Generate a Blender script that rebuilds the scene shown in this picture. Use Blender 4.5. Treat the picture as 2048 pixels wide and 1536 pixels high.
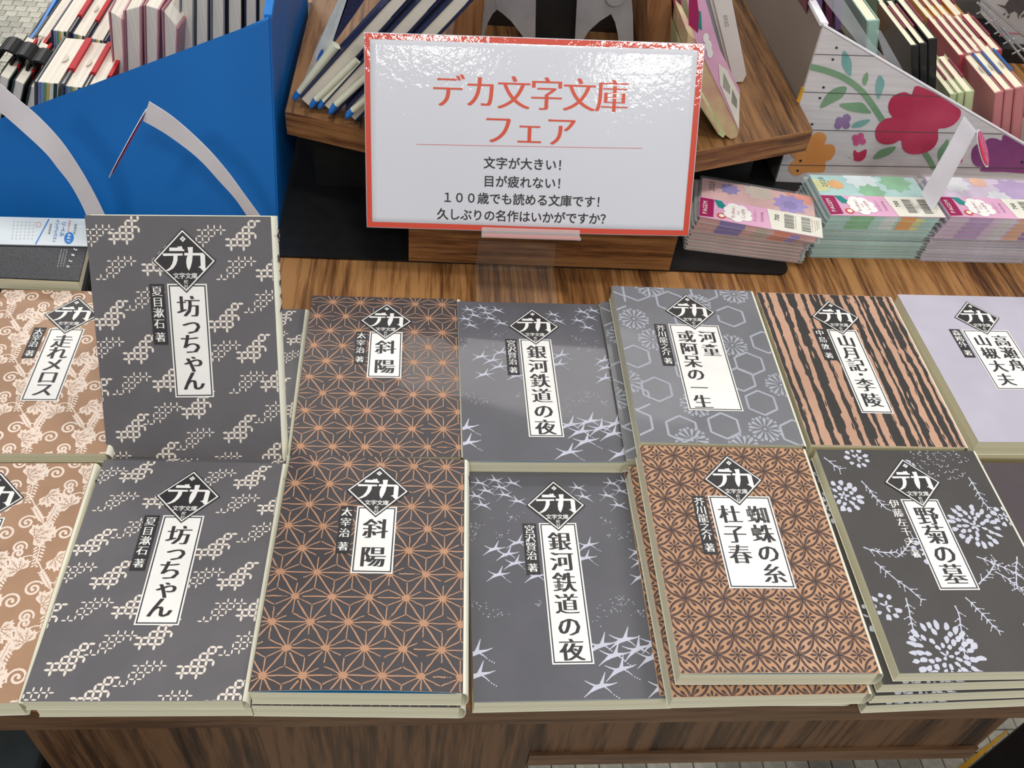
import bpy, math, random
from mathutils import Vector, Matrix
from mathutils.geometry import tessellate_polygon

for o in list(bpy.data.objects):
    bpy.data.objects.remove(o, do_unlink=True)
scene = bpy.context.scene
COL = scene.collection

# ------------------------------------------------------------------ camera
FPX = 1805.32                      # focal length in pixels of the 2048 x 1536 frame
CAM = Vector((0.0, 0.0, 0.55549))
ROT = Matrix(((0.9952662, -0.0235899, -0.0942797),
              (-0.0482043, 0.7225306, -0.6896564),
              (0.0843889, 0.6909364, 0.7179732)))
cd = bpy.data.cameras.new('camera')
cd.sensor_width = 36.0
cd.lens = 36.0 * FPX / 2048.0
cd.clip_start = 0.02
cam = bpy.data.objects.new('camera', cd)
COL.objects.link(cam)
cam.matrix_world = Matrix.Translation(CAM) @ ROT.to_4x4()
scene.camera = cam

# ------------------------------------------------------------------ world, lights, exposure
scene.view_settings.view_transform = 'Standard'
scene.view_settings.look = 'None'
scene.view_settings.gamma = 1.0
scene.view_settings.use_curve_mapping = False
scene.view_settings.exposure = -0.14
w = bpy.data.worlds.new('shop_interior_light')
scene.world = w
w.use_nodes = True
w.node_tree.nodes['Background'].inputs[0].default_value = (0.93, 0.95, 1.0, 1)
w.node_tree.nodes['Background'].inputs[1].default_value = 0.42

def ceiling_lamp(x, y, z, sx, sy, watts, col=(1.0, 0.975, 0.94), aim=(0.1, 0.45, 0.0)):
    l = bpy.data.lights.new('ceiling_lamp', 'AREA')
    l.shape = 'RECTANGLE'; l.size = sx; l.size_y = sy
    l.energy = watts; l.color = col
    o = bpy.data.objects.new('ceiling_lamp', l)
    COL.objects.link(o)
    o.location = (x, y, z)
    d = Vector(aim) - o.location
    o.rotation_euler = (d.to_track_quat('-Z', 'Y')).to_euler()
    o['kind'] = 'structure'
    return o
ceiling_lamp(1.25, 0.9, 2.0, 0.9, 0.4, 14)
ceiling_lamp(0.15, 0.30, 2.25, 0.45, 0.28, 15)
ceiling_lamp(-1.5, 4.3, 2.3, 1.0, 0.5, 75, aim=(-1.3, 2.6, -0.7))  # added to brighten the floor tiles beyond the table's left end
ceiling_lamp(0.5, 2.6, 2.1, 1.2, 0.35, 10)
ceiling_lamp(1.0, -2.7, 2.93, 0.70, 0.24, 34)
ceiling_lamp(-0.78, -2.7, 2.96, 0.5, 0.22, 26)

# ------------------------------------------------------------------ helpers
def U(px, py, x=None, y=None, z=None):
    """point on an axis plane seen along the line of sight through a photo pixel"""
    v = ROT @ Vector(((px - 1024) / FPX, -(py - 768) / FPX, -1.0))
    if y is not None: t = (y - CAM.y) / v.y
    elif z is not None: t = (z - CAM.z) / v.z
    else: t = (x - CAM.x) / v.x
    return CAM + v * t

def lin(h):
    h = h.lstrip('#')
    r = []
    for i in (0, 2, 4):
        c = int(h[i:i + 2], 16) / 255.0
        r.append(c / 12.92 if c <= 0.04045 else ((c + 0.055) / 1.055) ** 2.4)
    return tuple(r) + (1.0,)

MATS = {}
def M(name, hexc, rough=0.55, var=0.05, scale=60.0, bump=0.0, spec=0.4, metallic=0.0, coat=0.0,
      stretch=None, alpha=1.0, trans=0.0, hex2=None, bump_scale=None, coat_rough=0.05, ior=None):
    """procedural principled material with a slight noise variation"""
    if name in MATS: return MATS[name]
    m = bpy.data.materials.new(name); m.use_nodes = True
    nt = m.node_tree; n = nt.nodes; L = nt.links
    p = n['Principled BSDF']
    tc = n.new('ShaderNodeTexCoord')
    mp = n.new('ShaderNodeMapping')
    L.new(tc.outputs['Object'], mp.inputs[0])
    if stretch: mp.inputs['Scale'].default_value = stretch
    nz = n.new('ShaderNodeTexNoise'); nz.inputs['Scale'].default_value = scale
    nz.inputs['Detail'].default_value = 4.0
    L.new(mp.outputs[0], nz.inputs['Vector'])
    a = lin(hexc)
    if hex2: b = lin(hex2)
    else:
        b = tuple(min(1.0, c * (1 + var * 2.2)) for c in a[:3]) + (1,)
        a = tuple(c * (1 - var * 2.2) for c in a[:3]) + (1,)
    rp = n.new('ShaderNodeValToRGB')
    rp.color_ramp.elements[0].position = 0.36; rp.color_ramp.elements[1].position = 0.64
    rp.color_ramp.elements[0].color = a; rp.color_ramp.elements[1].color = b
    L.new(nz.outputs['Fac'], rp.inputs[0])
    L.new(rp.outputs[0], p.inputs['Base Color'])
    p.inputs['Roughness'].default_value = rough
    p.inputs['Specular IOR Level'].default_value = spec
    p.inputs['Metallic'].default_value = metallic
    p.inputs['Coat Weight'].default_value = coat
    p.inputs['Coat Roughness'].default_value = coat_rough
    p.inputs['Alpha'].default_value = alpha
    p.inputs['Transmission Weight'].default_value = trans
    if ior: p.inputs['IOR'].default_value = ior
    if bump:
        bn = n.new('ShaderNodeTexNoise'); bn.inputs['Scale'].default_value = bump_scale or scale * 4
        bn.inputs['Detail'].default_value = 3.0
        L.new(mp.outputs[0], bn.inputs['Vector'])
        bp = n.new('ShaderNodeBump'); bp.inputs['Strength'].default_value = bump
        bp.inputs['Distance'].default_value = 0.001
        L.new(bn.outputs['Fac'], bp.inputs['Height'])
        if coat < 1.0: L.new(bp.outputs[0], p.inputs['Normal'])
        if coat: L.new(bp.outputs[0], p.inputs['Coat Normal'])
    MATS[name] = m
    return m

def wood(name, dark, mid, light, grain, rough=0.45, fine=1.0):
    """wood print with long grain; grain = axis index the grain runs along (object space)"""
    if name in MATS: return MATS[name]
    m = bpy.data.materials.new(name); m.use_nodes = True
    nt = m.node_tree; n = nt.nodes; L = nt.links
    p = n['Principled BSDF']
    tc = n.new('ShaderNodeTexCoord'); mp = n.new('ShaderNodeMapping')
    L.new(tc.outputs['Object'], mp.inputs[0])
    sc = [1.0, 1.0, 1.0]
    if grain == 3: sc = [0.05, 0.05, 1.0]
    else: sc[grain] = 0.045
    mp.inputs['Scale'].default_value = sc
    n1 = n.new('ShaderNodeTexNoise'); n1.inputs['Scale'].default_value = 95.0 * fine
    n1.inputs['Detail'].default_value = 6.0; n1.inputs['Roughness'].default_value = 0.62
    n1.inputs['Distortion'].default_value = 0.15
    L.new(mp.outputs[0], n1.inputs['Vector'])
    n2 = n.new('ShaderNodeTexNoise'); n2.inputs['Scale'].default_value = 520.0 * fine
    n2.inputs['Detail'].default_value = 3.0
    L.new(mp.outputs[0], n2.inputs['Vector'])
    n3 = n.new('ShaderNodeTexNoise'); n3.inputs['Scale'].default_value = 24.0 * fine
    L.new(mp.outputs[0], n3.inputs['Vector'])
    a1 = n.new('ShaderNodeMath'); a1.operation = 'MULTIPLY_ADD'
    L.new(n2.outputs['Fac'], a1.inputs[0]); a1.inputs[1].default_value = 0.32
    L.new(n1.outputs['Fac'], a1.inputs[2])
    a2 = n.new('ShaderNodeMath'); a2.operation = 'MULTIPLY_ADD'
    L.new(n3.outputs['Fac'], a2.inputs[0]); a2.inputs[1].default_value = 0.5
    L.new(a1.outputs[0], a2.inputs[2])
    rp = n.new('ShaderNodeValToRGB'); cr = rp.color_ramp
    cr.elements[0].position = 0.70; cr.elements[0].color = lin(dark)
    cr.elements[1].position = 1.10; cr.elements[1].color = lin(light)
    e = cr.elements.new(0.86); e.color = lin(mid)
    cr.elements[-1].position = 1.0
    L.new(a2.outputs[0], rp.inputs[0])
    L.new(rp.outputs[0], p.inputs['Base Color'])
    p.inputs['Roughness'].default_value = rough
    p.inputs['Specular IOR Level'].default_value = 0.35
    MATS[name] = m
    return m

def link(name, me, parent=None):
    o = bpy.data.objects.new(name, me)
    COL.objects.link(o)
    if parent is not None: o.parent = parent
    return o

def thing(name, label, cat, loc=(0, 0, 0), group=None, rot=None):
    o = bpy.data.objects.new(name, None)
    o.empty_display_size = 0.02
    COL.objects.link(o)
    o.location = loc
    if rot is not None: o.rotation_euler = rot
    o['label'] = label; o['category'] = cat
    if group: o['group'] = group
    return o

def tag(o, label, cat, group=None):
    o['label'] = label; o['category'] = cat
    if group: o['group'] = group
    return o

def copy_tree(root):
    r = root.copy(); COL.objects.link(r)
    for ch in list(root.children):
        c = ch.copy(); COL.objects.link(c); c.parent = r
        for g in list(ch.children):
            d = g.copy(); COL.objects.link(d); d.parent = c
    return r

class MB:
    """mesh builder with several materials; world or local coordinates"""
    def __init__(s): s.v = []; s.f = []; s.mi = []; s.mats = []
    def slot(s, m):
        if m not in s.mats: s.mats.append(m)
        return s.mats.index(m)
    def face(s, pts, m):
        b = len(s.v); s.v += [tuple(p) for p in pts]
        s.f.append(tuple(range(b, b + len(pts)))); s.mi.append(s.slot(m))
    def hexa(s, a, b, m):
        """a, b: two quads with matching corners"""
        k = len(s.v); s.v += [tuple(p) for p in a] + [tuple(p) for p in b]
        for q in ((0, 1, 2, 3), (7, 6, 5, 4), (0, 4, 5, 1), (1, 5, 6, 2), (2, 6, 7, 3), (3, 7, 4, 0)):
            s.f.append(tuple(k + i for i in q)); s.mi.append(s.slot(m))
    def box(s, x0, x1, y0, y1, z0, z1, m):
        s.hexa([(x0, y0, z1), (x1, y0, z1), (x1, y0, z0), (x0, y0, z0)],
               [(x0, y1, z1), (x1, y1, z1), (x1, y1, z0), (x0, y1, z0)], m)
    def prism(s, poly, off, m):
        """polygon (any outline) pushed along the vector off"""
        n = len(poly); off = Vector(off); k = len(s.v)
        P = [Vector(p) for p in poly]
        s.v += [tuple(p) for p in P] + [tuple(p + off) for p in P]
        for t in tessellate_polygon([P]):
            s.f.append(tuple(k + i for i in t)); s.mi.append(s.slot(m))
            s.f.append(tuple(k + n + i for i in reversed(t))); s.mi.append(s.slot(m))
        for i in range(n):
            j = (i + 1) % n
            s.f.append((k + i, k + j, k + n + j, k + n + i)); s.mi.append(s.slot(m))
    def tube(s, pts, r, m, seg=10, cap=True):
        P = [Vector(p) for p in pts]; rr = r if isinstance(r, (list, tuple)) else [r] * len(P)
        k = len(s.v); N = len(P)
        for i, p in enumerate(P):
            d = (P[min(i + 1, N - 1)] - P[max(i - 1, 0)]).normalized()
            a = d.cross(Vector((0, 0, 1)))
            if a.length < 1e-4: a = Vector((1, 0, 0))
            a.normalize(); b = d.cross(a)
            for j in range(seg):
                t = 2 * math.pi * j / seg
                s.v.append(tuple(p + (a * math.cos(t) + b * math.sin(t)) * rr[i]))
        for i in range(N - 1):
            for j in range(seg):
                j2 = (j + 1) % seg
                s.f.append((k + i * seg + j, k + i * seg + j2, k + (i + 1) * seg + j2, k + (i + 1) * seg + j)); s.mi.append(s.slot(m))
        if cap:
            s.f.append(tuple(k + j for j in range(seg))); s.mi.append(s.slot(m))
            s.f.append(tuple(k + (N - 1) * seg + j for j in reversed(range(seg)))); s.mi.append(s.slot(m))
    def mesh(s, name, origin=(0, 0, 0)):
        me = bpy.data.meshes.new(name)
        o = Vector(origin)
        me.from_pydata([tuple(Vector(p) - o) for p in s.v], [], s.f)
        for m in s.mats: me.materials.append(m)
        me.polygons.foreach_set('material_index', s.mi)
        me.validate(); me.update()
        import bmesh
        bm = bmesh.new(); bm.from_mesh(me)
        bmesh.ops.recalc_face_normals(bm, faces=bm.faces)
        bm.to_mesh(me); bm.free()
        return me
    def obj(s, name, parent=None, bevel=0.0, smooth=False):
        """geometry given in world coordinates; the parent's location is taken off"""
        org = parent['_org'] if parent is not None and '_org' in parent else (parent.location if parent is not None else (0, 0, 0))
        o = link(name, s.mesh(name, org), parent)
        if bevel:
            b = o.modifiers.new('bevel', 'BEVEL'); b.width = bevel; b.segments = 2; b.limit_method = 'ANGLE'
        if smooth: o.data.polygons.foreach_set('use_smooth', [True] * len(o.data.polygons))
        return o

# ------------------------------------------------------------------ flat print (ink) as thin geometry
_G = {}
def glyph(ch, off, res):
    k = (ch, off, res)
    if k not in _G:
        c = bpy.data.curves.new('glyph', 'FONT'); c.body = ch; c.size = 1.0
        c.offset = off; c.resolution_u = res; c.fill_mode = 'FRONT'
        o = bpy.data.objects.new('glyph', c); COL.objects.link(o)
        dg = bpy.context.evaluated_depsgraph_get()
        me = bpy.data.meshes.new_from_object(o.evaluated_get(dg))
        vs = [(v.co.x, v.co.y) for v in me.vertices]
        fs = [tuple(p.vertices) for p in me.polygons]
        bpy.data.objects.remove(o); bpy.data.curves.remove(c); bpy.data.meshes.remove(me)
        _G[k] = (vs, fs)
    return _G[k]

def clip(poly, r):
    x0, x1, y0, y1 = r
    for ax, lim, sg in ((0, x0, 1), (0, x1, -1), (1, y0, 1), (1, y1, -1)):
        out = []
        n = len(poly)
        for i in range(n):
            a, b = poly[i], poly[(i + 1) % n]
            da, db = (a[ax] - lim) * sg, (b[ax] - lim) * sg
            if da >= 0: out.append(a)
            if (da >= 0) != (db >= 0):
                t = da / (da - db)
                out.append((a[0] + (b[0] - a[0]) * t, a[1] + (b[1] - a[1]) * t))
        poly = out
        if len(poly) < 3: return None
    return poly

RJ = random.Random(5)
class Ink:
    """2-D print in millimetres, x right, y DOWN from the top left corner of the printed face"""
    def __init__(s, rect=None): s.p = []; s.rect = rect
    def convex(s, poly, m, layer=0):
        if s.rect:
            poly = clip(poly, s.rect)
            if not poly: return
        s.p.append((poly, m, layer * 0.00009 + RJ.random() * 0.00004))
    def poly(s, pts, m, layer=0):
        P = [Vector((a, b, 0)) for a, b in pts]
        z = RJ.random() * 0.00004
        for t in tessellate_polygon([P]):
            q = [pts[i] for i in t]
            if s.rect:
                q = clip(q, s.rect)
                if not q: continue
            s.p.append((q, m, layer * 0.00009 + z))
    def rect_(s, x0, x1, y0, y1, m, layer=0): s.convex([(x0, y0), (x1, y0), (x1, y1), (x0, y1)], m, layer)
    def frame(s, x0, x1, y0, y1, w, m, layer=0):
        for q in ((x0, x1, y0, y0 + w), (x0, x1, y1 - w, y1), (x0, x0 + w, y0 + w, y1 - w), (x1 - w, x1, y0 + w, y1 - w)):
            s.rect_(*q, m, layer)
    def disc(s, cx, cy, rx, m, layer=0, ry=None, ang=0.0, n=12):
        ry = rx if ry is None else ry; c, d = math.cos(ang), math.sin(ang)
        s.convex([(cx + rx * math.cos(t) * c - ry * math.sin(t) * d, cy + rx * math.cos(t) * d + ry * math.sin(t) * c)
                  for t in [2 * math.pi * i / n for i in range(n)]], m, layer)
    def ring(s, cx, cy, r, w, m, layer=0, n=24, a0=0.0, a1=2 * math.pi):
        for i in range(n):
            t0 = a0 + (a1 - a0) * i / n; t1 = a0 + (a1 - a0) * (i + 1) / n
            s.convex([(cx + (r - w / 2) * math.cos(t0), cy + (r - w / 2) * math.sin(t0)), (cx + (r + w / 2) * math.cos(t0), cy + (r + w / 2) * math.sin(t0)),
                      (cx + (r + w / 2) * math.cos(t1), cy + (r + w / 2) * math.sin(t1)), (cx + (r - w / 2) * math.cos(t1), cy + (r - w / 2) * math.sin(t1))], m, layer)
    def stroke(s, pts, w, m, layer=0, ends=True):
        ws = w if isinstance(w, (list, tuple)) else [w] * len(pts)
        for i in range(len(pts) - 1):
            (x0, y0), (x1, y1) = pts[i], pts[i + 1]
            d = math.hypot(x1 - x0, y1 - y0)
            if d < 1e-6: continue
            nx, ny = -(y1 - y0) / d / 2, (x1 - x0) / d / 2
            a, b = ws[i], ws[i + 1]
            ex, ey = (x1 - x0) / d * b * 0.25, (y1 - y0) / d * b * 0.25
            s.convex([(x0 + nx * a, y0 + ny * a), (x1 + nx * b, y1 + ny * b), (x1 + ex, y1 + ey), (x1 - nx * b, y1 - ny * b), (x0 - nx * a, y0 - ny * a)], m, layer)
    def lens(s, x0, y0, x1, y1, w, m, layer=0, n=6, bias=0.0):
        d = math.hypot(x1 - x0, y1 - y0); ux, uy = (x1 - x0) / d, (y1 - y0) / d
        top, bot = [], []
        for i in range(n + 1):
            t = i / n; h = w / 2 * math.sin(math.pi * t ** (1.0 + bias))
            px, py = x0 + ux * d * t, y0 + uy * d * t
            top.append((px - uy * h, py + ux * h)); bot.append((px + uy * h, py - ux * h))
        s.convex(top + bot[-2:0:-1], m, layer)
    def char(s, ch, cx, cy, size, m, layer=0, rot=0.0, mincho=True, bold=0.0, sx=1.0, res=2, wt=.045):
        """one glyph centred on (cx, cy); mincho: thin horizontals, thick verticals"""
        if ch in ' \u3000': return
        if mincho:
            vs, fs = glyph(ch, -0.012, res); sh = (-wt, 0.0, wt) if ch != '一' else (0.0,)
        else:
            vs, fs = glyph(ch, 0.0, res); sh = (0.0,)
            if bold:
                vs0, fs0 = vs, fs; nv = len(vs0); vs, fs = [], []
                for a_, b_ in ((-bold, -bold), (bold, -bold), (bold, bold), (-bold, bold)):
                    q_ = len(vs); vs += [(v_[0] + a_, v_[1] + b_) for v_ in vs0]; fs += [tuple(i + q_ for i in f_) for f_ in fs0]
        wch = 0.5 if ord(ch) > 255 else None
        if wch is None:
            xs = [v[0] for v in vs]; wch = (min(xs) + max(xs)) / 2
        c, d = math.cos(rot), math.sin(rot)
        ycen = 0.38 if ord(ch) > 255 else 0.36
        for k, dx in enumerate(sh):
            z = layer * 0.00009 + k * 0.00001 + 0.00001
            for fi, f in enumerate(fs):
                zf = z + (fi * 4 // len(fs)) * 0.000005 if bold else z
                q = []
                for i in f:
                    gx = (vs[i][0] - wch + dx) * size * sx; gy = -(vs[i][1] - ycen) * size
                    q.append((cx + gx * c - gy * d, cy + gx * d + gy * c))
                s.p.append((q, m, zf))
    def column(s, text, cx, y0, y1, size, m, layer=0, **k):
        n = len(text)
        for i, ch in enumerate(text):
            y = y0 + (y1 - y0) * (i / (n - 1) if n > 1 else 0)
            x = cx
            if ch in 'っゃ': x += size * 0.06; y -= size * 0.02
            s.char(ch, x, y, size, m, layer, **k)
    def row(s, text, cx, cy, pitch, size, m, layer=0, rot=0.0, **k):
        n = len(text); c, d = math.cos(rot), math.sin(rot)
        for i, ch in enumerate(text):
            t = (i - (n - 1) / 2) * pitch
            s.char(ch, cx + t * c, cy + t * d, size, m, layer, rot=rot, **k)
    def mesh(s, name, fmap, base=0.00008):
        """fmap(x_mm, y_mm, height) -> point"""
        mats = []; v = []; f = []; mi = []
        for poly, m, z in s.p:
            if m not in mats: mats.append(m)
            k = len(v); v += [tuple(fmap(x, y, z + base)) for x, y in poly]
            f.append(tuple(range(k, k + len(poly)))); mi.append(mats.index(m))
        me = bpy.data.meshes.new(name); me.from_pydata(v, [], f)
        for m in mats: me.materials.append(m)
        me.polygons.foreach_set('material_index', mi)
        me.update()
        return me

def quad_map(tl, tr, br, bl, wmm, hmm, origin=(0, 0, 0)):
    """millimetre frame on a plane quad (affine from tl, tr, bl); height goes along the face normal towards the viewer"""
    tl, tr, bl, o = Vector(tl), Vector(tr), Vector(bl), Vector(origin)
    n = (tr - tl).cross(bl - tl).normalized()
    if n.dot(CAM - tl) < 0: n = -n
    def fm(x, y, h): return tl + (tr - tl) * (x / wmm) + (bl - tl) * (y / hmm) + n * h - o
    return fm

def smooth_closed(pts, n=4):
    out = []; N = len(pts)
    for i in range(N):
        p0, p1, p2, p3 = pts[i - 1], pts[i], pts[(i + 1) % N], pts[(i + 2) % N]
        for j in range(n):
            t = j / n
            out.append(tuple(0.5 * ((2 * p1[a]) + (-p0[a] + p2[a]) * t + (2 * p0[a] - 5 * p1[a] + 4 * p2[a] - p3[a]) * t * t
                                    + (-p0[a] + 3 * p1[a] - 3 * p2[a] + p3[a]) * t ** 3) for a in range(len(p1))))
    return out
def smooth_open(pts, n=5):
    P = [pts[0]] + list(pts) + [pts[-1]]; out = []
    for i in range(1, len(P) - 2):
        p0, p1, p2, p3 = P[i - 1], P[i], P[i + 1], P[i + 2]
        for j in range(n):
            t = j / n
            out.append(tuple(0.5 * ((2 * p1[a]) + (-p0[a] + p2[a]) * t + (2 * p0[a] - 5 * p1[a] + 4 * p2[a] - p3[a]) * t * t
                                    + (-p0[a] + 3 * p1[a] - 3 * p2[a] + p3[a]) * t ** 3) for a in range(len(p1))))
    out.append(tuple(pts[-1]))
    return out

# ------------------------------------------------------------------ common materials
WOOD_TOP = wood('wood_tabletop', '#4a2c15', '#865a31', '#ab7c4a', 1, fine=1.7)
WOOD_EDGE = wood('wood_edge', '#4a3222', '#64472f', '#75563b', 3, fine=2.0)
WOOD_APRON = wood('wood_apron', '#2b1b0d', '#4f3520', '#6d4d32', 2, fine=1.3)
WOOD_SHELF = wood('wood_shelf', '#38220f', '#6d4a2a', '#8b633b', 1, fine=1.5)
WOOD_SHELF_EDGE = wood('wood_shelf_edge', '#4f2f1a', '#7d5230', '#966a40', 3, fine=2.0)
CREAM = M('page_paper', '#e8e2c4', 0.8, 0.05, 1.0, stretch=(6, 6, 1600), spec=0.1)
CREAM_V = M('page_paper_upright', '#e4dcc2', 0.8, 0.06, 1.0, stretch=(1500, 1500, 6), spec=0.1)
JACKET = M('jacket_spine_paper', '#e9e7d4', 0.6, 0.02, 30)
BLACK = M('black_laminate', '#141414', 0.45, 0.1, 80)
WHITE_INK = M('ink_white', '#f4f2ec', 0.6, 0.01)
BLACK_INK = M('ink_black', '#353133', 0.5, 0.03)
PAPER = M('white_card', '#e4e2e8', 0.6, 0.02, 20)

# ================================================================== SETTING
# floor with small stone tiles
FZ = -0.72
fl = MB(); fl.box(-4.5, 4.0, -1.5, 6.0, FZ - 0.05, FZ - 0.003, M('floor_grout', '#77766c', 0.8, 0.08, 40))
floor = fl.obj('floor'); floor['kind'] = 'structure'
# beyond the single tiles the material carries on the same stone pattern
_m = bpy.data.materials['floor_grout']; _n = _m.node_tree.nodes; _l = _m.node_tree.links
_b = _n.new('ShaderNodeTexBrick'); _b.inputs['Scale'].default_value = 1.0
_b.inputs['Brick Width'].default_value = 0.034; _b.inputs['Row Height'].default_value = 0.034
_b.inputs['Mortar Size'].default_value = 0.0013; _b.inputs['Color1'].default_value = lin('#c4c1b2')
_b.inputs['Color2'].default_value = lin('#b2afa2'); _b.inputs['Mortar'].default_value = lin('#77766c')
_t = _n.new('ShaderNodeTexCoord'); _l.new(_t.outputs['Object'], _b.inputs['Vector'])
_l.new(_b.outputs['Color'], _n['Principled BSDF'].inputs['Base Color'])
TILE = [M('floor_tile_%d' % i, h, 0.6, 0.06, 90, spec=0.3) for i, h in enumerate(('#c4c1b2', '#bab7aa', '#cecaba', '#b0aea1'))]
TS = 0.034
tile_me = []
for m in TILE:
    b = MB(); b.box(-TS / 2 + .0012, TS / 2 - .0012, -TS / 2 + .0012, TS / 2 - .0012, -0.003, 0.0, m); tile_me.append(b.mesh('tile'))
def visible(p, zones):
    q = ROT.transposed() @ (Vector(p) - CAM)
    if q.z > -0.05: return False
    px, py = 1024 + FPX * q.x / -q.z, 768 - FPX * q.y / -q.z
    return any(a <= px <= b and c <= py <= d for a, b, c, d in zones)
zones = [(-15, 130, -15, 125), (1055, 2060, 1515, 1550), (1880, 2060, 1425, 1550)]
cand = []
rr = random.Random(2)
for j in range(-10, 130):
    for i in range(-60, 50):
        x = i * TS + (0.5 * TS if j % 2 else 0) ; y = j * TS
        if visible((x, y, FZ), zones): cand.append((x, y))
print('TILES', len(cand))
cand.sort(key=lambda p: p[0] ** 2 + p[1] ** 2)
for x, y in cand[:300]:
    o = link('tile', rr.choice(tile_me), floor)
    o.location = (x, y, FZ - rr.random() * 0.0006); o.rotation_euler = (0, 0, rr.uniform(-.03, .03))
mb = MB()
for x, y in cand[300:]:
    h = TS / 2 - 0.0012; mb.box(x - h, x + h, y - h, y + h, FZ - .003, FZ, rr.choice(TILE))
if mb.v:
    o = mb.obj('small_tile', floor); o['kind'] = 'stuff'
# yellow tape on the floor beside the table
p = [U(1932, 1523, z=FZ + .001), U(2014, 1461, z=FZ + .001)]
d = (p[1] - p[0]).normalized(); nrm = Vector((d.y, -d.x, 0)) * -0.012
tape = MB(); tape.hexa([p[0] - d * .1, p[1], p[1] - nrm * .2, p[0] - d * .1 - nrm],
                       [q + Vector((0, 0, .0006)) for q in (p[0] - d * .1, p[1], p[1] - nrm * .2, p[0] - d * .1 - nrm)], M('yellow_tape', '#d9a21e', 0.5))
tag(tape.obj('floor_tape'), 'narrow yellow tape line stuck on the tiled floor at lower right', 'tape')

# ------------------------------------------------------------------ display table
table = thing('display_table', 'long wood-grain display table carrying the rows of books', 'table', (0, 0.25, FZ))
TX0 = U(0, 150, z=0).x
t = MB(); t.box(TX0, 1.25, 0.248, 1.35, -0.022, 0.0, WOOD_TOP)
top = t.obj('tabletop', table, bevel=0.0008)
t = MB(); t.box(TX0, 1.25, 0.2465, 0.2480, -0.0222, -0.0004, WOOD_EDGE)
t.obj('edge_band', table)
zl = U(1200, 1511, y=.25).z; zb = U(1200, 1530, y=.25).z
x0 = U(40, 1453, y=.25).x; x1 = U(1075, 1441, y=.25).x; x2 = U(2035, 1432, y=.25).x
t = MB(); t.box(x0, x1, .251, .69, FZ, -.022, WOOD_APRON); t.obj('pedestal_panel', table)
t = MB(); t.box(x1 + .0005, x2, .253, .275, zl, -.022, WOOD_APRON); t.obj('apron', table)
t = MB(); t.box(x1 + .0005, x2, .2505, .276, zb, zl, WOOD_EDGE); t.obj('lower_rail', table)
lg = MB(); lg.tube([(0.43, 0.75, FZ), (0.43, 0.75, -.022)], 0.03, BLACK, 16); lg.obj('leg', table)

# black boxes standing on the floor at both lower corners
def floor_box(px_l, px_r, py, label, z1=-0.25):
    a = U(px_l, py, z=z1); b = U(px_r, py, z=z1)
    t = MB(); t.box(a.x, b.x, a.y - .30, a.y, FZ, z1, BLACK)
    root = thing('storage_box', label, 'box', ((a.x + b.x) / 2, a.y, FZ))
    t.obj('box_body', root, bevel=.004)
    r = MB(); r.box(a.x - .003, b.x + .003, a.y - .303, a.y + .003, z1, z1 + .012, M('dark_grey_lid', '#3a4244', .5)); r.obj('lid', root, bevel=.003)
    return root
floor_box(-160, 95, 1475, 'black storage box on the floor left of the table pedestal', -0.12)
def slanted_box():
    z1 = -0.30
    P = [U(1931, 1540, z=z1), U(2060, 1434, z=z1)]
    d = (P[1] - P[0]); nn = Vector((d.y, -d.x, 0)).normalized() * .25
    q = [P[0] - d * .8, P[1] + d * .8, P[1] + d * .8 + nn, P[0] - d * .8 + nn]
    root = thing('storage_box', 'black storage box on the floor right of the yellow tape', 'box', (q[0].x, q[0].y, FZ))
    t = MB(); t.hexa(q, [Vector((a.x, a.y, FZ)) for a in q], BLACK); t.obj('box_body', root, bevel=.004)
    t = MB(); ii = [q[0] + nn * .3, q[1] + nn * .3, q[2] - nn * .05, q[3] - nn * .05]
    t.hexa([a + Vector((0, 0, .006)) for a in ii], [a + Vector((0, 0, -.004)) for a in ii], M('dark_grey_lid', '#3a4244', .5)); t.obj('lid', root)
slanted_box()

# thin black base plate of the revolving stand, with rounded front corners
def base_plate():
    x0, x1, y0, y1 = TX0 + .004, 0.3625, 0.694, 1.25
    r = 0.012; pts = []
    for cx, cy, a in ((x1 - r, y0 + r, -90), (x0 + r, y0 + r, 180)):
        for k in range(5):
            tt = math.radians(a + 22.5 * k); q = (cx + r * math.cos(tt), cy + r * math.sin(tt), .0002)
            pts.append(q)
        if a == -90: pts += [(x1, .807, .0002), (.43, .807, .0002), (.43, y1, .0002), (x0, y1, .0002)]  # wider rear wing added: black stands in for shade by the flowered box
    
    t = MB(); t.prism(pts, (0, 0, .0024), BLACK)
    return t.obj('base_plate')
tag(base_plate(), 'thin black base plate with rounded corner lying on the table under the stand', 'base plate')

# ------------------------------------------------------------------ revolving wooden stand
SZ = 0.100
stand = thing('wooden_stand', 'wood-grain display stand with a pointed shelf behind the red-framed sign', 'display stand', (0.11, 0.9, 0.003))
bx0 = U(817, 529, y=.692).x; bx1 = U(1338, 543, y=.692).x
t = MB(); t.box(bx0, bx1, .692, 1.1, .003, SZ - .0245, WOOD_SHELF_EDGE); t.obj('plinth_block', stand, bevel=.0006)
t = MB(); t.box(bx0 - .10, bx1 + .10, .812, 1.1, .003, SZ - .0245, BLACK); t.obj('core', stand)
SL = U(570, 222, z=SZ); SR = U(1626, 259, z=SZ)
sv = [(SL.x, 1.16), (SL.x, SL.y), (0.118, .702), (SR.x, SR.y), (SR.x, 1.16)]
t = MB()
t.prism([(x, y, SZ - .024) for x, y in sv], (0, 0, .024), WOOD_SHELF)
t.obj('shelf', stand, bevel=.0005)
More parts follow.
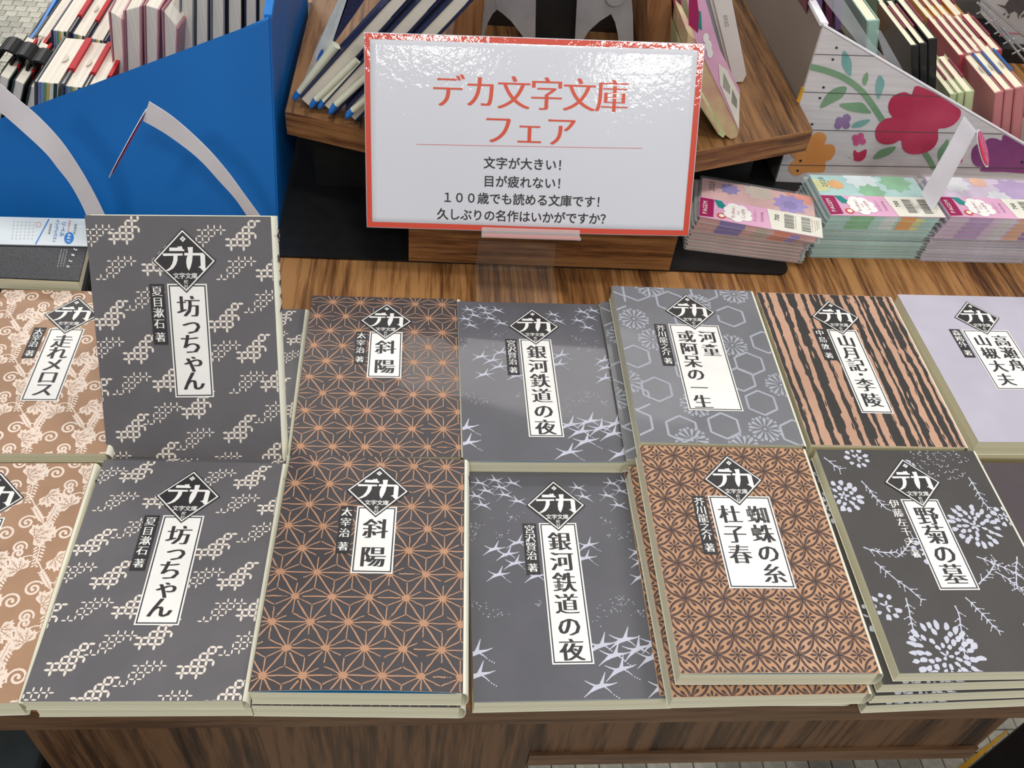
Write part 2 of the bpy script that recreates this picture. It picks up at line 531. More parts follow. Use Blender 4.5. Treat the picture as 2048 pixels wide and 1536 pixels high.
# edge band follows the pointed front
t = MB()
for a, b in ((sv[1], sv[2]), (sv[2], sv[3])):
    t.hexa([(a[0], a[1] - .0012, SZ - .0004), (b[0], b[1] - .0012, SZ - .0004), (b[0], b[1] - .0012, SZ - .024), (a[0], a[1] - .0012, SZ - .024)],
           [(a[0], a[1], SZ - .0004), (b[0], b[1], SZ - .0004), (b[0], b[1], SZ - .024), (a[0], a[1], SZ - .024)], WOOD_SHELF_EDGE)
t.obj('edge_band', stand)
def upright(pa, pb, pc, pd, Y, dep, m, name):
    t = MB(); q = [U(*p, y=Y) for p in (pa, pb, pc, pd)]
    t.hexa(q, [a + Vector((0, dep, 0)) for a in q], m); return t.obj(name, stand)
WOOD_UP = wood('wood_upright', '#5d3d25', '#8a5f3c', '#9c6f48', 2)
upright((921, -30), (972, -30), (950, 200), (885, 200), .86, .2, WOOD_UP, 'divider')
upright((1293, -30), (1342, -30), (1349, 200), (1300, 200), .86, .2, WOOD_UP, 'divider')
upright((1075, -30), (1158, -30), (1146, 200), (1066, 200), .88, .12, BLACK, 'column')
upright((972, -30), (1293, -30), (1293, 240), (972, 240), 1.0, .01, M('dark_back', '#2b211b', .6), 'back_panel')
# chrome brackets with rounded openings
STEEL = M('brushed_steel', '#a9a9ab', 0.3, 0.10, 14, metallic=0.4, bump=.3, bump_scale=60)
def bracket(pxs, hole, Y, lab):
    t = MB(); P = [U(*p, y=Y) for p in pxs]
    t.prism(P, (0, .003, 0), STEEL)
    o = t.obj('steel_bracket', stand)
    if lab: o['label'] = lab
bracket([(985, -20), (1072, -20), (1070, 120), (1045, 72), (1022, 42), (1006, 28), (994, 19)], 0, .868, 'brushed steel bracket')
bracket([(994, 19), (985, 28), (976, 45), (969, 66), (966, 120), (950, 120), (958, 60), (972, 0), (985, -20)], 0, .8685, None)
bracket([(1155, -20), (1262, -20), (1250, 8), (1222, 28), (1200, 42), (1178, 62), (1160, 90), (1148, 120)], 0, .868, None)
bracket([(1262, -20), (1266, 30), (1268, 120), (1240, 120), (1236, 70), (1230, 44), (1222, 28), (1250, 8)], 0, .8685, None)
t = MB(); c = U(1231, -6, y=.864)
t.tube([c, c + Vector((0, .006, 0))], .009, STEEL, 20); t.obj('screw_cap', stand)

# ================================================================== PAPERBACKS
WB, LB = 0.127, 0.181
GREY1 = M('cover_slate_grey', '#5b5a5d', .5, .03, 25, coat=.25)
INK = {
 'kogin': (M('cover_warm_grey', '#646164', .5, .03, 25, coat=.12), M('ink_cream', '#e8ddd0', .6, .02)),
 'arabesque': (M('cover_tan', '#a98467', .5, .04, 25, coat=.1), M('ink_pale_pink', '#f0dccb', .6, .02)),
 'hemp': (M('cover_umber', '#443f41', .45, .04, 25, coat=.25), M('ink_copper', '#b98b6b', .55, .03)),
 'birds': (M('cover_graphite', '#5b5a5f', .4, .03, 25, coat=.3), M('ink_silver', '#c6c8d6', .55, .02)),
 'hexagon': (M('cover_mid_grey', '#737377', .5, .03, 25, coat=.2), M('ink_light_grey', '#a9acb5', .55, .02)),
 'stripes': (M('cover_salmon', '#c49a80', .5, .03, 25, coat=.15), M('ink_charcoal', '#35322f', .55, .03)),
 'plain': (M('cover_lavender_grey', '#bcb7c4', .5, .02, 25, coat=.2), None),
 'tile': (M('cover_apricot', '#bb8d69', .5, .03, 25, coat=.1), M('ink_dark_brown', '#4b3b39', .55, .03)),
 'chrysanthemum': (M('cover_charcoal', '#464240', .5, .04, 25, coat=.15), M('ink_pale_blue', '#c9cbd8', .55, .02)),
 'dusk': (M('cover_dusky_brown', '#4b4144', .5, .04, 25, coat=.2), None),
}
ENDPAPER = M('endpaper_blue', '#1d77ad', .6, .03)
RC = (0.4, 126.6, 0.4, 180.6)

def pat_kogin(k, ink, bg):
    P = 4.3
    VA = [(0, -1), (0, 0), (1, 0), (1, 1), (2, -1), (2, 0), (2, 1), (2, 2), (3, 0), (3, 1), (3, 2), (3, 3), (4, 3), (4, 1)]
    HA = [(-1, 0), (0, 0), (-1, 1), (0, 1), (1, 0.0), (1, 1), (2, 1), (1, 2), (2, 2), (3, 2), (2, 0), (2, 3), (3, 3), (3, 4), (4, 4)]
    VB = [(-1, -1), (0, -1), (0, 0), (1, -1), (1, 0), (1, 1), (2, 0), (2, 1), (2, 2), (3, 1), (3, 2), (4, 1), (4, 2)]
    HB = [(-2, -1), (-1, -1), (0, 0), (1, 0), (0, 1), (1, 1), (2, 1), (1, 2), (2, 2), (3, 2), (0.0, 2), (4, 2)]
    A = [(27, 10), (107, 14), (48, 32), (127, 36), (12, 71), (30, 96), (49, 117), (92, 73), (110, 96), (126, 118), (68, 138), (20, 155), (40, 177), (97, 157), (117, 179), (-4, 128)]
    Bq = [(5, 14), (81, 14), (18, 36), (101, 36), (36, 58), (119, 60), (5, 94), (87, 97), (22, 120), (105, 120), (42, 143), (122, 143), (64, 163), (3, 180), (83, 182)]
    for (cx, cy) in A:
        for x, y in VA: k.disc(cx + (x - 2) * P, cy - (y + .5 - 1.5) * P, .86, ink, 0, ry=P * .45, n=8)
        for x, y in HA: k.disc(cx + (x + .5 - 2) * P, cy - (y - 1.5) * P, P * .45, ink, 0, ry=.86, n=8)
    for (cx, cy) in Bq:
        for x, y in VB: k.disc(cx + (x - 1.5) * P, cy - (y + .5 - 1) * P, .55, ink, 0, ry=P * .36, n=8)
        for x, y in HB: k.disc(cx + (x + .5 - 1.5) * P, cy - (y - 1) * P, P * .36, ink, 0, ry=.55, n=8)

def pat_hemp(k, ink, bg):
    r = random.Random(8); dx, dy = 23.7, 18.15
    def ln(a, b, w, br):
        n = 5; pts = []
        s0, s1 = 0.03, 0.97
        if r.random() < br: s1 = r.uniform(.6, .88)
        if r.random() < br: s0 = r.uniform(.12, .3)
        for i in range(n + 1):
            t = s0 + (s1 - s0) * i / n
            pts.append((a[0] + (b[0] - a[0]) * t + r.uniform(-.22, .22), a[1] + (b[1] - a[1]) * t + r.uniform(-.22, .22)))
        k.stroke(pts, [w * r.uniform(.8, 1.15) for _ in pts], ink)
        if s1 < .9:
            for q in (s1 + .06, s1 + .13):
                if q < .97: k.disc(a[0] + (b[0] - a[0]) * q, a[1] + (b[1] - a[1]) * q, .6, ink, 0, ry=.35, n=6)
    for j in range(-1, 12):
        for i in range(-1, 7):
            ox = 18.6 if j % 2 == 0 else 7.0
            x = ox + i * dx; y = 8 + j * dy
            o2 = (-11.7) if j % 2 == 0 else 11.9
            A = (x, y); B = (x + dx, y); C = (x + dx / 2, y + dy); D = (x + dx / 2, y - dy)
            ln(A, B, .9, .2); ln(A, C, 1.0, .05); ln(B, C, 1.0, .05)
            for T in ((A, B, C), (A, B, D)):
                g = (sum(p[0] for p in T) / 3, sum(p[1] for p in T) / 3)
                for p in T: ln(g, p, .75, .16)
            pts = [(x + (2.1 + r.random() * 1.3) * math.cos(q * math.pi / 4.5), y + (1.8 + r.random() * 1.1) * math.sin(q * math.pi / 4.5)) for q in range(9)]
            k.convex(pts, ink, 0)

def pat_tile(k, ink, bg):
    dx, dy = 26.2, 26.6
    def leaf(x0, y0, x1, y1):
        d = math.hypot(x1 - x0, y1 - y0); ux, uy = (x1 - x0) / d, (y1 - y0) / d
        for sc, w in ((1.0, .9), (.80, .55)):
            for sg in (-1, 1):
                pts = []
                for i in range(7):
                    t = i / 6; h = sg * d * .195 * sc * math.sin(math.pi * t) ** .85
                    a = (t - .5) * sc * d + d / 2
                    pts.append((x0 + ux * a - uy * h, y0 + uy * a + ux * h))
                k.stroke(pts, w, ink)
        mx, my = (x0 + x1) / 2, (y0 + y1) / 2
        for sg in (-1, 1):
            cx, cy = mx + ux * 2.6 * sg - uy * .7 * sg, my + uy * 2.6 * sg + ux * .7 * sg
            k.disc(cx, cy, 1.9, ink, 0, ry=.95, ang=math.atan2(uy, ux), n=8)
            k.disc(cx + ux * sg * 2.0, cy + uy * sg * 2.0, 1.1, ink, 0, ry=.45, ang=math.atan2(uy, ux), n=6)
    for j in range(-1, 15):
        for i in range(-1, 7):
            x = 12.2 + i * dx + (dx / 2 if j % 2 else 0); y = 9.4 + j * dy / 2
            for q in range(8):
                a = q * math.pi / 4 + .04; R = 5.9 if q % 2 == 0 else 4.4
                c, d = math.cos(a), math.sin(a)
                if q % 2 == 0: k.lens(x + c * .5, y + d * .5, x + c * R, y + d * R, 1.9, ink, 0, n=5, bias=.5)
                else: k.convex([(x + c * .8 - d * .2, y + d * .8 + c * .2), (x + c * R - d * 1.0, y + d * R + c * 1.0), (x + c * (R + .2), y + d * (R + .2)), (x + c * R + d * 1.0, y + d * R - c * 1.0), (x + c * .8 + d * .2, y + d * .8 - c * .2)], ink, 0)
            k.disc(x, y, 1.2, ink, 0, n=8)
            nx = x + dx / 2
            k.disc(nx, y, 1.5, ink, 0, n=8)
            leaf(nx, y, nx + dx / 2, y + dy / 2); leaf(nx, y, nx - dx / 2, y + dy / 2)

def pat_birds(k, ink, bg):
    r = random.Random(3)
    def bird(x, y, s, a, fl=1):
        c, d = math.cos(a), math.sin(a)
        def T(u, v): return (x + (u * c - v * d) * s, y + (u * d + v * c) * s)
        k.stroke([T(-9 * fl, 3.4), T(-5 * fl, 1.6), T(-1.5 * fl, .3), T(2 * fl, .4), T(6 * fl, 1.0), T(9 * fl, .9)], [.25 * s, .9 * s, 2.4 * s, 1.9 * s, .8 * s, .3 * s], ink)
        k.stroke([T(1 * fl, .2), T(3 * fl, -2.5), T(5.4 * fl, -5.6)], [2.2 * s, 1.1 * s, .3 * s], ink)
        k.stroke([T(-1 * fl, .0), T(-3.5 * fl, -2.0), T(-5.6 * fl, -4.2)], [1.2 * s, .7 * s, .35 * s], ink)
        k.stroke([T(2 * fl, .8), T(3.6 * fl, 3.0), T(4.6 * fl, 5.2)], [.8 * s, .55 * s, .35 * s], ink)
        for q in range(3): k.disc(*T((5.2 + q * .8) * fl, 6.2 + q), .38 * s, ink, 0, n=6)
    up = [(10.1, 10.6), (22.1, 8), (34.8, 10.6), (25.7, 14.6), (14.8, 17.9), (6.8, 22.7), (28.3, 21.5), (11.4, 30.9), (37.7, 27.4), (84.1, 14.7), (88, 23.2), (110.7, 10.4), (121, 8.5), (106.1, 22.0), (117, 17.7), (113, 30.9)]
    for x, y in up: bird(x, y, .8, .25 + r.uniform(-.08, .08), -1)
    mid = [(17.5, 69), (34.5, 63.6), (26.5, 73.3), (31.6, 80.7), (19.3, 89.9), (85, 66), (82, 76.7), (45.4, 91.1), (121, 71.5), (119, 92.6), (122, 80)]
    for x, y in mid: bird(x, y, 1.0, -.28 + r.uniform(-.08, .08), 1)
    low = [(1.5, 148), (2.5, 163), (100, 140), (84, 144), (92, 151), (121, 142), (117, 153), (94.5, 161), (80, 172), (121, 173), (108, 147)]
    for x, y in low: bird(x, y, 1.35, -.35 + r.uniform(-.1, .1), 1)
    for cx, cy, n, sx in [(33, 43, 14, 8), (7, 49, 12, 7), (4, 59, 8, 4), (22, 58, 9, 6), (6, 114, 10, 5), (16, 120, 16, 9), (101, 46, 9, 7), (109, 57, 16, 8), (104, 111, 24, 9), (95, 119, 12, 7), (114, 121, 14, 8), (46, 113, 9, 6), (118, 52, 6, 4), (86, 126, 5, 5)]:
        for _ in range(n): k.disc(cx + r.gauss(0, sx * .55), cy + r.gauss(0, 2.2), r.uniform(.3, .62), ink, 0, ry=r.uniform(.22, .4), n=6)

def pat_hexagon(k, ink, bg):
    r = random.Random(4)
    hexes = [(21, 6), (49.5, 18.4), (82.6, 3), (100.7, 35.4), (9, 89), (62, 40), (124, 67), (21, 125.7), (104, 93.5), (0, 161), (34.3, 166.6), (68, 162.6), (103.6, 137.3), (124, 168), (-2, 20), (52, 103), (92, 112), (2, 135)]
    for x, y in hexes:
        R = 13.2; br = r.choice([None, None, 1, 4])
        for q in range(6):
            a0 = math.radians(60 * q - 90); a1 = math.radians(60 * q - 30)
            f = .55 if q == br else 1.0
            p0 = (x + R * math.cos(a0), y + R * math.sin(a0)); p1 = (x + R * math.cos(a1), y + R * math.sin(a1))
            k.stroke([p0, (p0[0] + (p1[0] - p0[0]) * f, p0[1] + (p1[1] - p0[1]) * f)], 1.9, ink)
    mums = [(34, 0), (110, 5), (14, 43), (27, 68), (94, 72), (-2, 118), (125, 117), (50, 141), (100, 165), (80, 184), (40, 178), (73, 20)]
    for x, y in mums:
        for q in range(12):
            a = q * math.pi / 6 + .15; c, d = math.cos(a), math.sin(a)
            R0, R1 = 3.0, (12.6 if q % 2 == 0 else 11.5)
            k.stroke([(x + c * R0, y + d * R0), (x + c * 7, y + d * 7), (x + c * (R1 - 1.5), y + d * (R1 - 1.5)), (x + c * R1, y + d * R1)], [.5, 1.5, 2.9, 1.6], ink)
            a2 = a + math.pi / 12; c, d = math.cos(a2), math.sin(a2)
            k.convex([(x + c * 10, y + d * 10), (x + c * 13.2 - d * 1.5, y + d * 13.2 + c * 1.5), (x + c * 13.2 + d * 1.5, y + d * 13.2 - c * 1.5)], ink, 0)
        k.disc(x, y, 1.3, ink, 0, n=8)

def pat_stripes(k, ink, bg):
    r = random.Random(21)
    cols = [(2, 4.5), (9.5, 3), (20.5, 6.2), (31, 9), (42.5, 3.5), (53, 8.5), (61.5, 4), (73, 9), (84, 6.5), (92.5, 3.0), (99, 7), (109.5, 4.2), (116.5, 6), (124, 4)]
    for x, w in cols:
        y = -4.0; lw = w / 2; rw = w / 2; drift = 0; pl, pr = lw, rw
        while y < 185:
            h = r.uniform(1.2, 4.2)
            nl = max(.5, min(w * .75, pl + r.uniform(-.6, .6))); nr = max(.5, min(w * .75, pr + r.uniform(-.6, .6)))
            if r.random() < .06: nl *= .45
            if r.random() < .06: nr *= .45
            nl += (w / 2 - nl) * .18; nr += (w / 2 - nr) * .18
            k.convex([(x - pl, y), (x + pr, y), (x + nr, y + h + .1), (x - nl, y + h + .1)], ink, 0)
            if r.random() < .035: k.lens(x + nr + .8, y, x + nr + 1.0, y + r.uniform(3, 12), r.uniform(.5, 1.3), ink)
            if r.random() < .02: k.lens(x - nl - 1.0, y, x - nl - 1.2, y + r.uniform(3, 10), r.uniform(.5, 1.4), ink)
            if r.random() < .035 and w > 4: k.lens(x + r.uniform(-1, 1), y - 4, x + r.uniform(-1, 1), y + r.uniform(3, 8), r.uniform(.6, 1.5), bg, 1)
            pl, pr = nl, nr; y += h

def pat_chrys(k, ink, bg):
    r = random.Random(14)
    def mum(x, y, R, n, fill):
        rings = int(R / 5.2)
        for g in range(rings):
            rad = 2.5 + g * (R - 2.5) / rings; m = int(5 + g * n)
            for q in range(m):
                if r.random() < .10: continue
                a = 2 * math.pi * (q + .5 * (g % 2)) / m + r.uniform(-.08, .08); c, d = math.cos(a), math.sin(a)
                L = 4.4 * (1 + g * .16) * r.uniform(.75, 1.1); wd = min(2 * math.pi * rad / m * .74, 4.0 + g * .6) * r.uniform(.8, 1.05)
                if fill:
                    pts = []
                    for t in range(9):
                        b = 2 * math.pi * t / 9; rr_ = 1 + r.uniform(-.3, .16)
                        u = math.cos(b) * L / 2 * rr_; v = math.sin(b) * wd / 2 * rr_
                        pts.append((x + c * (rad + u) - d * v, y + d * (rad + u) + c * v))
                    k.poly(pts, ink, 0)
                else:
                    for t in range(5):
                        if r.random() < .3: continue
                        b0 = -1.3 + t * .55; b1 = b0 + .38
                        p0 = (x + c * (rad + math.cos(b0) * L * .6) - d * math.sin(b0) * wd * .6, y + d * (rad + math.cos(b0) * L * .6) + c * math.sin(b0) * wd * .6)
                        p1 = (x + c * (rad + math.cos(b1) * L * .6) - d * math.sin(b1) * wd * .6, y + d * (rad + math.cos(b1) * L * .6) + c * math.sin(b1) * wd * .6)
                        k.stroke([p0, p1], .55, ink)
    for x, y, R, n, fl in [(30, 8, 13, 4, 1), (97, 6, 24, 7, 0), (8, 44, 17, 4, 1), (98, 70, 21, 4.5, 1), (52, 92, 14, 3.5, 1), (124, 62, 12, 3.5, 1), (8, 134, 14, 4, 1), (36, 170, 27, 5, 1), (112, 152, 17, 4, 1), (72, 12, 6, 3, 1)]:
        mum(x, y, R, n, fl)
    def twig(x, y, a, n, L):
        for i in range(n):
            nx, ny = x + math.cos(a) * L, y + math.sin(a) * L
            k.stroke([(x, y), (nx, ny)], [1.1, .7], ink)
            for sg in (-1, 1):
                if r.random() < .85:
                    b = a + sg * r.uniform(.6, 1.1)
                    e = (nx + math.cos(b) * 3.4, ny + math.sin(b) * 3.4)
                    k.stroke([(nx, ny), e], [.9, .5], ink)
                    if r.random() < .6: k.disc(e[0] + math.cos(b) * 1.3, e[1] + math.sin(b) * 1.3, .9, ink, 0, ry=.45, ang=b, n=6)
            x, y = nx, ny; a += r.uniform(-.22, .22)
    for x, y, a, n in [(26, 30, 1.1, 6), (8, 88, .5, 5), (12, 100, .9, 8), (88, 96, .4, 7), (80, 118, -.7, 6), (112, 26, 1.4, 8), (56, 134, 1.5, 8), (24, 128, 1.7, 6), (96, 108, .6, 7), (4, 8, .9, 3), (66, 128, 1.0, 6), (118, 96, 2.0, 6), (30, 96, -.6, 5)]:
        twig(x, y, a, n, 4.6)

def pat_arabesque(k, ink, bg):
    r = random.Random(31)
    def leafm(x, y, a, s):
        for q, L in ((-1.25, .75), (-.62, .95), (0, 1.15), (.62, .95), (1.25, .75)):
            b = a + q; c, d = math.cos(b), math.sin(b)
            k.lens(x, y, x + c * s * L, y + d * s * L, s * .6, ink, 0, n=7, bias=.35)
            for g in (.45, .65, .82):
                for sg in (-1, 1):
                    e = b + sg * .55
                    k.lens(x + c * s * L * g, y + d * s * L * g, x + c * s * L * g + math.cos(e) * s * .3, y + d * s * L * g + math.sin(e) * s * .3, s * .16, ink, 0, n=3)
            k.stroke([(x + c * 1.0, y + d * 1.0), (x + c * s * L * .85, y + d * s * L * .85)], [.5, .28], bg, 1)
            for g in (.35, .55):
                for sg in (-1, 1):
                    e = b + sg * .7
                    k.stroke([(x + c * s * L * g, y + d * s * L * g), (x + c * s * L * g + math.cos(e) * s * .18, y + d * s * L * g + math.sin(e) * s * .18)], .26, bg, 1)
    def spiral(x, y, R, a, dr, turns=1.6):
        pts = []; n = 20
        for i in range(n + 1):
            t = i / n; rad = R * (1 - t * .86); th = a + dr * 2 * math.pi * turns * t
            pts.append((x + rad * math.cos(th), y + rad * math.sin(th)))
        k.stroke(pts, [1.25 + .4 * math.sin(3.1 * i / n) for i in range(n + 1)], ink)
        k.disc(*pts[-1], 1.2, ink, 0, n=8)
    def fern(x, y, a, L, dr):
        px, py = x, y; n = int(L / 2.6)
        for i in range(n):
            a += dr * .07; nx, ny = px + math.cos(a) * 2.6, py + math.sin(a) * 2.6
            k.stroke([(px, py), (nx, ny)], .75, ink)
            for sg in (-1, 1):
                b = a + sg * .95; ll = 5.2 * (1 - i / n * .5)
                k.lens(nx, ny, nx + math.cos(b) * ll, ny + math.sin(b) * ll, 1.5, ink, 0, n=4, bias=.4)
            px, py = nx, ny
    def feather(x, y, a, L):
        c, d = math.cos(a), math.sin(a)
        k.lens(x, y, x + c * L, y + d * L, L * .2, ink, 0, n=8)
        for g in range(6):
            t = .2 + g * .12
            for sg in (-1, 1):
                b = a + sg * .6
                k.lens(x + c * L * t, y + d * L * t, x + c * L * t + math.cos(b) * L * .2, y + d * L * t + math.sin(b) * L * .2, L * .075, ink, 0, n=3)
        k.stroke([(x + c * 2, y + d * 2), (x + c * L * .85, y + d * L * .85)], .3, bg, 1)
    PX, PY = 38.0, 52.0
    for j in range(-1, 4):
        for i in range(-1, 4):
            ox, oy = i * PX + (PX / 2 if j % 2 else 0), j * PY
            leafm(ox + 8, oy + 12, -.5, 12.2); leafm(ox + 6, oy + 38, -2.3, 10.5); leafm(ox + 26, oy + 29, .6, 10.5)
            spiral(ox + 27, oy + 9, 6.5, 2.6, 1); spiral(ox + 39, oy + 20, 5.0, .3, -1); spiral(ox + 19, oy + 52, 6.0, -.6, -1); spiral(ox + 2, oy + 25, 4.2, 1.5, 1, 1.3)
            fern(ox + 13, oy + 16, 1.3, 20, .6); fern(ox + 36, oy + 40, 1.9, 16, -1); spiral(ox + 14, oy + 3, 4.6, 2.0, -1, 1.4); spiral(ox + 41, oy + 33, 3.6, 1.0, 1, 1.3)
            feather(ox + 31, oy + 54, -2.2, 20); feather(ox + 32, oy + 54, -1.4, 19); feather(ox + 36, oy + 60, -2.9, 13)
            for q in range(6):
                b = 2.4 + q * .25; k.lens(ox + 36 + math.cos(b) * 4, oy + 60 + math.sin(b) * 4, ox + 36 + math.cos(b) * 9, oy + 60 + math.sin(b) * 9, 1.5, ink, 0, n=4)
            k.disc(ox + 37, oy + 61, 2.4, ink, 0, ry=3.4, ang=.6)
            k.stroke(smooth_open([(ox + 2, oy + 30), (ox + 12, oy + 27), (ox + 22, oy + 40), (ox + 30, oy + 48), (ox + 42, oy + 40)], 4), .9, ink)

PATS = {'kogin': pat_kogin, 'hemp': pat_hemp, 'tile': pat_tile, 'birds': pat_birds, 'hexagon': pat_hexagon,
        'stripes': pat_stripes, 'chrysanthemum': pat_chrys, 'arabesque': pat_arabesque}
#             plate x0, x1, y0, y1,  columns [(text, x, y0, y1, size)],                   author, box x, y0, y1
TITLES = {
 'kogin': ((52.2, 79.8, 47.8, 131.5), [('坊っちゃん', 66, 64, 119, 16.6)], '夏目漱石', (39.8, 50, 48, 92)),
 'arabesque': ((52.2, 79.8, 47.8, 129), [('走れメロス', 66, 63, 117, 16.2)], '太宰治', (39.8, 49.6, 47, 83)),
 'hemp': ((52.2, 79.8, 45, 99), [('斜陽', 66, 63.5, 86, 17.5)], '太宰治', (40.8, 50, 45, 84)),
 'birds': ((51.4, 78.9, 47.2, 157.2), [('銀河鉄道の夜', 65.2, 63, 147, 17)], '宮沢賢治', (39.3, 49.2, 47.6, 90.4)),
 'hexagon': ((43, 87, 48.2, 147.2), [('河童', 74.5, 63, 79, 15.6), ('或阿呆の一生', 56, 63, 138, 15.6)], '芥川龍之介', (30.5, 40.8, 48.8, 98.8)),
 'stripes': ((52.2, 79.2, 47.8, 146.6), [('山', 65.4, 62, 62, 16), ('月', 65.4, 77, 77, 16), ('記', 65.4, 92, 92, 16), ('・', 65.6, 103, 103, 14), ('李', 65.6, 115, 115, 16.2), ('陵', 65.6, 132, 132, 16.8)], '中島敦', (39.2, 50, 47.5, 86.5)),
 'plain': ((43, 88, 48, 123), [('高瀬舟', 75, 62, 93, 15.6), ('山椒大夫', 56.5, 62, 111, 15.6)], '森鴎外', (30.8, 41, 47.5, 84)),
 'tile': ((43.5, 89, 46, 121.6), [('蜘蛛の糸', 76.5, 62, 110, 16.5), ('杜子春', 56.5, 62, 95, 16.5)], '芥川龍之介', (31.4, 41.4, 46.5, 95.6)),
 'chrysanthemum': ((50.2, 79, 46.8, 122.4), [('野菊の墓', 65, 61.5, 110, 17.5)], '伊藤左千夫', (39, 49, 46, 99)),
}
EMB_D = M('emblem_black', '#2f2c2d', .5, .03)
def emblem(k, cx, cy, s=1.0):
    def dia(r, m, l): k.convex([(cx, cy - r * s), (cx + r * .97 * s, cy), (cx, cy + r * s), (cx - r * .97 * s, cy)], m, l)
    dia(22.9, EMB_D, 5); dia(21.7, WHITE_INK, 6); dia(20.4, EMB_D, 7)
    def P(pts): k.poly([(cx + x * s, cy + y * s) for x, y in pts], WHITE_INK, 8)
    # bold wide katakana: de
    P([(-9.5, -9.3), (-3.6, -9.3), (-4.2, -10.4), (-2.6, -9.9), (-1.2, -10.6), (-.4, -8.2), (.6, -8.0), (.4, -6.9), (-9.9, -6.9)])
    P([(-14.6, -5.2), (-.9, -5.2), (-.7, -3.8), (-4.4, -3.6), (-4.6, -.5), (-5.8, 2.5), (-8.0, 5.4), (-11.2, 7.2), (-13.4, 7.1), (-10.2, 4.8), (-8.4, 2.0), (-7.4, -1.2), (-7.2, -3.6), (-14.2, -3.4)])
    # ka
    P([(.4, -5.6), (3.3, -5.6), (2.9, -9.6), (6.6, -9.8), (6.2, -5.6), (13.2, -5.6), (14.6, -4.0), (14.3, 7.2), (12.4, 7.0), (10.6, 4.8), (9.2, 4.6), (11.2, 3.4), (11.3, -3.8), (6.0, -3.8), (5.4, .4), (4.2, 4.2), (2.8, 7.0), (1.6, 4.6), (1.3, 1.2), (1.7, -1.8), (2.6, -3.8), (.3, -3.8)])
    k.row('文字文庫', cx, cy + 10.6 * s, 4.2 * s, 4.5 * s, WHITE_INK, 8, bold=.008, mincho=False)
    k.column('舵社', cx + .2, cy + 14.9 * s, cy + 18.2 * s, 3.2 * s, WHITE_INK, 8, mincho=False, res=1)
    for dx, dy in ((-1.15, 0), (1.15, 0), (0, -1.15), (0, 1.15)):
        c2, r2 = (cx + dx * s, cy - 15.4 * s + dy * s), .95 * s
        k.convex([(c2[0], c2[1] - r2), (c2[0] + r2, c2[1]), (c2[0], c2[1] + r2), (c2[0] - r2, c2[1])], WHITE_INK, 8)

